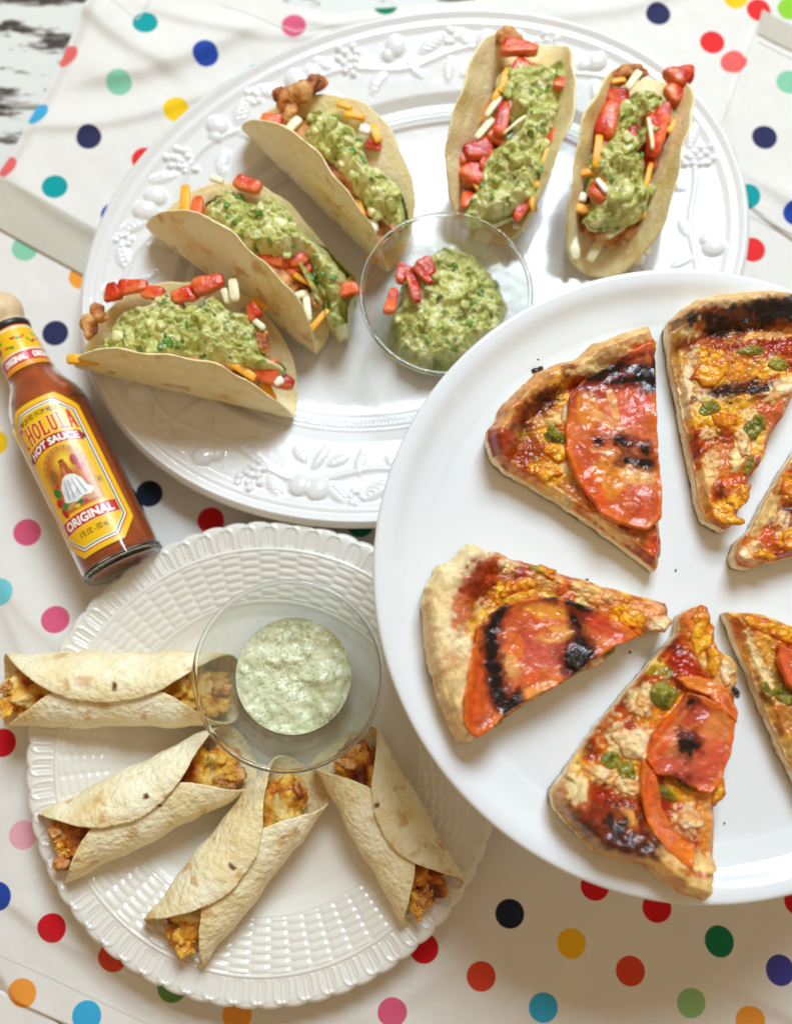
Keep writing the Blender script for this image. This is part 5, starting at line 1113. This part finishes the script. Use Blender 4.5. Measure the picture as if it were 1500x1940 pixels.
def bottle():
    zc = 2.25
    b0 = at(238, 1076, zc); b1 = at(6, 600, zc)
    ax = b1-b0; ax[2] = 0.0; ax /= np.linalg.norm(ax)
    side = np.array([ax[1], -ax[0], 0]); up = np.array([0, 0, 1.0])      # side points to the picture's right
    Rr = 2.13
    def P(r, ang, l):
        """r radius, ang from the top toward the right, l length from the base"""
        r, ang, l = np.broadcast_arrays(np.asarray(r, float), np.asarray(ang, float), np.asarray(l, float))
        return b0+ax*l[..., None]+side*(r*np.sin(ang))[..., None]+up*(r*np.cos(ang))[..., None]
    t_ = thing('hot_sauce_bottle', (b0[0], b0[1], 0), 'hot sauce bottle with yellow label and round wooden cap, lying beside the platter', 'bottle')
    def turn(name, prof, mat, n=110, par=t_, colf=None):
        th = np.linspace(0, 2*np.pi, n, endpoint=False)
        V = np.array([P(np.full(n, r), th, np.full(n, l)) for (l, r) in prof])
        return mk(name, V.reshape(-1, 3), gridF(len(prof), n, True), mat, par, colf(V).reshape(-1, 3) if colf else None)
    Lb = 9.35
    outer = smooth_prof([(0.10, 0.001), (0.05, 1.3), (-0.02, 1.75), (0.05, 2.02), (0.28, 2.12), (0.5, Rr), (4, Rr), (8.6, Rr), (9.2, 2.10), (9.9, 1.96), (10.6, 1.66), (11.2, 1.38), (11.8, 1.24), (13.2, 1.13), (14.3, 1.02)], 5)
    outer = [(l, max(r, .001)) for l, r in outer]
    def clampr(pr): return [(l, max(min(r, Rr), .001)) for l, r in pr]
    # the two coordinates come back swapped from smooth_prof's clamp on column 0: base starts at l >= 0
    inner = smooth_prof([(14.3, 0.90), (13.2, 1.02), (11.8, 1.14), (11.2, 1.28), (10.6, 1.56), (9.9, 1.86), (9.2, 2.01), (8.6, 2.04), (4, 2.04), (0.7, 2.04), (0.45, 1.93), (0.36, 1.4), (0.4, 0.001)], 5)
    turn('glass_body', clampr(outer)+clampr(inner), M['glass'])
    hs = attr_mat('hot_sauce', 0.25, [('noise', 180, 0.0004)], 0.10, 160, 0.25, (1, .35, .1), 0.3)
    body = clampr([(0.44, 0.001)]+[(0.42, 1.35), (0.52, 1.90), (0.74, 2.02), (4, 2.02), (8.6, 2.02), (9.2, 1.99), (9.9, 1.84), (10.6, 1.54), (11.2, 1.26), (11.8, 1.12), (13.2, 1.0), (14.0, 0.88), (14.05, 0.001)])
    turn('hot_sauce', body, hs, 110, t_, lambda V: ramp(fbm(V*1.3, 3, 5), [(-1, lin(172, 62, 14)), (0, lin(200, 84, 20)), (1, lin(218, 108, 34))]))
    paper = attr_mat('label_print', 0.35, [], 0.02, 300, 0, coat=0.2)
    # --- body label
    H = 8.55; W2 = 2.15
    pr = Print(-W2, W2, 0, H, 0.021, YEL)
    U, V = pr.U, pr.V
    cut = 1.05
    def inset(d):
        a = np.minimum(np.minimum(W2-np.abs(U), V), H-V)
        cdn = ((W2-np.abs(U))+np.minimum(V, H-V)-cut)/math.sqrt(2)
        return np.minimum(a, cdn) > d
    # orange glow of the picture field
    g = np.exp(-((U/1.6)**2+((V-4.2)/1.9)**2)); pr.c = mixc(pr.c, lin(240, 150, 20), 0.75*g*(0.75+0.25*fbm(P3(U, V, 0, 2.0), 3, 4)))
    for (d, c) in [(0.26, RED), (0.33, WHT), (0.41, GRN), (0.48, WHT), (0.515, None)]:
        m = inset(d)
        if c is not None:
            m2 = m & ~inset({0.26: .33, .33: .41, .41: .48, .48: .515}[d]); pr.put(m2 & (np.abs(V-H/2) > 0), c)
    pr.text('IMPORTED FROM MEXICO', 0.0, 7.78, 2.5, 0.26, lin(80, 55, 5), 0.09, 0.006)
    letters(pr, 'CHOLULA', 0.0, 6.55, 3.25, 0.86, 0.10, RED, lin(255, 225, 120))
    # HOT SAUCE ribbon
    vr = V+0.13*U**2
    rib = (np.abs(vr-6.17) < 0.27) & (np.abs(U) < 1.62+0.10*np.cos((vr-6.17)*11)); pr.put(rib, DRED)
    pr.put((np.abs(vr-6.17) < 0.235) & (np.abs(U) < 1.55), lin(178, 18, 34))
    pr.text('HOT SAUCE', 0.0, 6.17, 2.75, 0.36, WHT, 0.13, 0.018)
    # picture: brick arch with a plain still life (white cloth, fruit and peppers) under it
    ar = np.hypot(U+0.0, np.maximum(V-4.55, 0)*1.0); au = np.where(V > 4.55, ar, np.abs(U))
    m_in = (au < 1.02) & (V > 2.35); m_fr = (au < 1.22) & (V > 2.35) & ~m_in
    pr.put(m_fr, lin(206, 150, 60)); 
    jo = (np.abs(((np.degrees(np.arctan2(V-4.55, U))/17) % 1)-.5) > .44) & m_fr & (V > 4.55); pr.put(jo, lin(150, 90, 30))
    pr.c[m_in] = mixc(np.tile(lin(196, 110, 40), (m_in.sum(), 1)), lin(250, 214, 60), ss(.9, 0, np.hypot(U[m_in]-.15, V[m_in]-4.9)))
    def ell(u, v, a, b, c, rot=0):
        ca, sa = math.cos(R_(rot)), math.sin(R_(rot)); x = ((U-u)*ca+(V-v)*sa)/a; y = (-(U-u)*sa+(V-v)*ca)/b
        pr.put(x*x+y*y < 1, lin(*c))
    ell(.62, 4.75, .2, .32, (170, 50, 30)); ell(.8, 4.3, .24, .2, (190, 70, 40)); ell(-.7, 4.4, .2, .4, (150, 100, 40)); ell(.75, 3.9, .2, .22, (206, 120, 50))
    # stand-in still life: tall clay jug with white cloth draped round it
    ell(0, 4.95, .16, .1, (120, 56, 26)); ell(0, 4.55, .22, .42, (176, 88, 44)); ell(0, 4.25, .3, .3, (176, 88, 44)); ell(-.08, 4.4, .07, .25, (214, 130, 80))
    pr.poly([(-.30, 4.12), (-.1, 4.2), (.12, 4.16), (.34, 4.05), (.58, 3.7), (.66, 3.3), (.92, 3.02), (.7, 2.78), (.3, 2.86), (-.1, 2.72), (-.5, 2.84), (-.78, 2.9), (-.66, 3.3), (-.62, 3.7)], lin(238, 238, 236)); pr.poly([(-.3, 4.1), (-.05, 3.9), (.2, 3.3), (.05, 2.8), (-.4, 2.84), (-.6, 3.4)], lin(220, 222, 226)); pr.poly([(.34, 4.05), (.1, 3.7), (-.3, 3.3), (-.2, 3.1), (.3, 3.45)], lin(248, 248, 246))
    for a in (-.3, -.12, .1, .3): pr.poly([(a-.02, 3.9), (a+.02, 3.9), (a*1.6+.05, 2.95), (a*1.6-.03, 2.95)], lin(150, 160, 175))
    for (u, v, a, b, c, r_) in [(-.95, 3.6, .2, .28, (40, 120, 50), 20), (-1.1, 3.1, .22, .24, (200, 30, 40), 0), (-.85, 2.8, .22, .2, (60, 140, 60), 0), (-1.05, 2.5, .16, .3, (190, 30, 30), 20), (-.45, 2.65, .3, .14, (206, 150, 100), 10), (.5, 2.65, .36, .14, (206, 150, 100), -15),
                             (.0, 2.6, .26, .12, (60, 120, 40), 0), (.28, 2.55, .12, .1, (200, 40, 120), 0), (-.2, 2.5, .14, .1, (230, 200, 60), 0), (.95, 2.75, .25, .2, (214, 140, 50), 0), (-.75, 3.9, .12, .1, (200, 40, 40), 0)]: ell(u, v, a, b, c, r_)
    ell(1.3, 3.35, .2, .2, (140, 110, 40)); ell(1.3, 3.35, .16, .16, (235, 180, 50)); ell(1.3, 3.35, .09, .1, (150, 110, 40))
    # ORIGINAL banner
    ban = (np.abs(V-1.85+0.03*U**2) < 0.37) & (np.abs(U) < 1.66); pr.put(ban, lin(250, 220, 120))
    pr.put((np.abs(V-1.85+0.03*U**2) < 0.33) & (np.abs(U) < 1.61), RED)
    pr.text('ORIGINAL', 0.0, 1.85, 2.75, 0.42, WHT, 0.03, 0.022)
    pr.text('5 FL OZ. - 150 mL', 0.0, 1.08, 1.6, 0.28, lin(70, 45, 5), 0, 0.006)
    def lay(name, pr, l0, rfun, roll, keep=None, par=t_):
        A = R_(roll)+pr.U/rfun(pr.V+l0); Q = P(rfun(pr.V+l0)+0.014, A, pr.V+l0)
        n, m = pr.U.shape; F = gridF(n, m)
        if keep is not None:
            kk = keep.ravel(); F = F[kk[F].all(1)]
        return mk(name, Q.reshape(-1, 3), F, paper, par, pr.c.reshape(-1, 3))
    ol = sorted([(l, r) for l, r in clampr(outer)]); LX = [a for a, _ in ol]; RX = [b for _, b in ol]
    keep = (np.minimum(np.minimum(W2-np.abs(U), V), H-V) > -0.01) & (((W2-np.abs(U))+np.minimum(V, H-V)-cut*0.9) > 0)
    lay('front_label', pr, 0.95, lambda l: np.interp(l, [0.5, 9, 9.3, 9.6], [Rr, Rr, 2.10, 2.06]), -5.0, keep)
    # --- neck label
    p2 = Print(-3.3, 3.3, 0, 2.75, 0.022, YEL); U, V = p2.U, p2.V
    for (a, b, c) in [(0.06, .16, lin(240, 130, 60)), (.22, .27, RED), (0.3, .88, RED), (.92, .97, WHT), (2.48, 2.62, RED), (2.35, 2.42, WHT)]: p2.put((V > a) & (V < b), c)
    for k in range(-2, 3):
        p2.text('ORIGINAL', k*1.72-0.35, .59, 1.35, 0.34, WHT, 0, 0.02)
    rr = random.Random(5)
    for k in range(26):
        u = -3.2+k*0.25; v = 1.6+rr.uniform(-.3, .3); a = rr.uniform(.1, .22); b = rr.uniform(.06, .12); rt = R_(rr.uniform(-60, 60)); ca, sa = math.cos(rt), math.sin(rt)
        x = ((U-u)*ca+(V-v)*sa)/a; y = (-(U-u)*sa+(V-v)*ca)/b; p2.put(x*x+y*y < 1, lin(*[(50, 140, 50), (200, 30, 30), (90, 160, 50), (214, 60, 30)][k % 4]))
    fr = lambda l: np.interp(l, LX, RX)
    lay('neck_label', p2, 11.7, fr, 4.0)
    blackm = plain('black_plastic', (0.02, 0.02, 0.022), 0.35)
    turn('cap_ring', [(14.25, 1.0), (14.27, 1.10), (14.55, 1.14), (14.62, 1.08), (14.62, 0.3)], blackm, 80)
    wood, nt, p = nodes('cap_wood'); n_ = nt.nodes.new('ShaderNodeTexNoise'); n_.inputs['Scale'].default_value = 60
    tcn = nt.nodes.new('ShaderNodeTexCoord'); mpn = nt.nodes.new('ShaderNodeMapping'); mpn.inputs['Scale'].default_value = (6, 1, 1); L(nt, tcn.outputs['Object'], mpn.inputs[0]); L(nt, mpn.outputs[0], n_.inputs['Vector'])
    crn = nt.nodes.new('ShaderNodeValToRGB'); crn.color_ramp.elements[0].color = (*lin(206, 172, 124), 1); crn.color_ramp.elements[1].color = (*lin(238, 214, 176), 1)
    L(nt, n_.outputs[0], crn.inputs[0]); L(nt, crn.outputs[0], p.inputs['Base Color']); setp(p, Roughness=0.5)
    ball = [(14.6, 0.9), (14.75, 1.06)]+[(15.6-1.16*math.cos(t), 1.16*math.sin(t)+0.001) for t in np.linspace(0.75, math.pi, 22)]
    turn('wooden_cap', ball, wood, 80)
bottle()
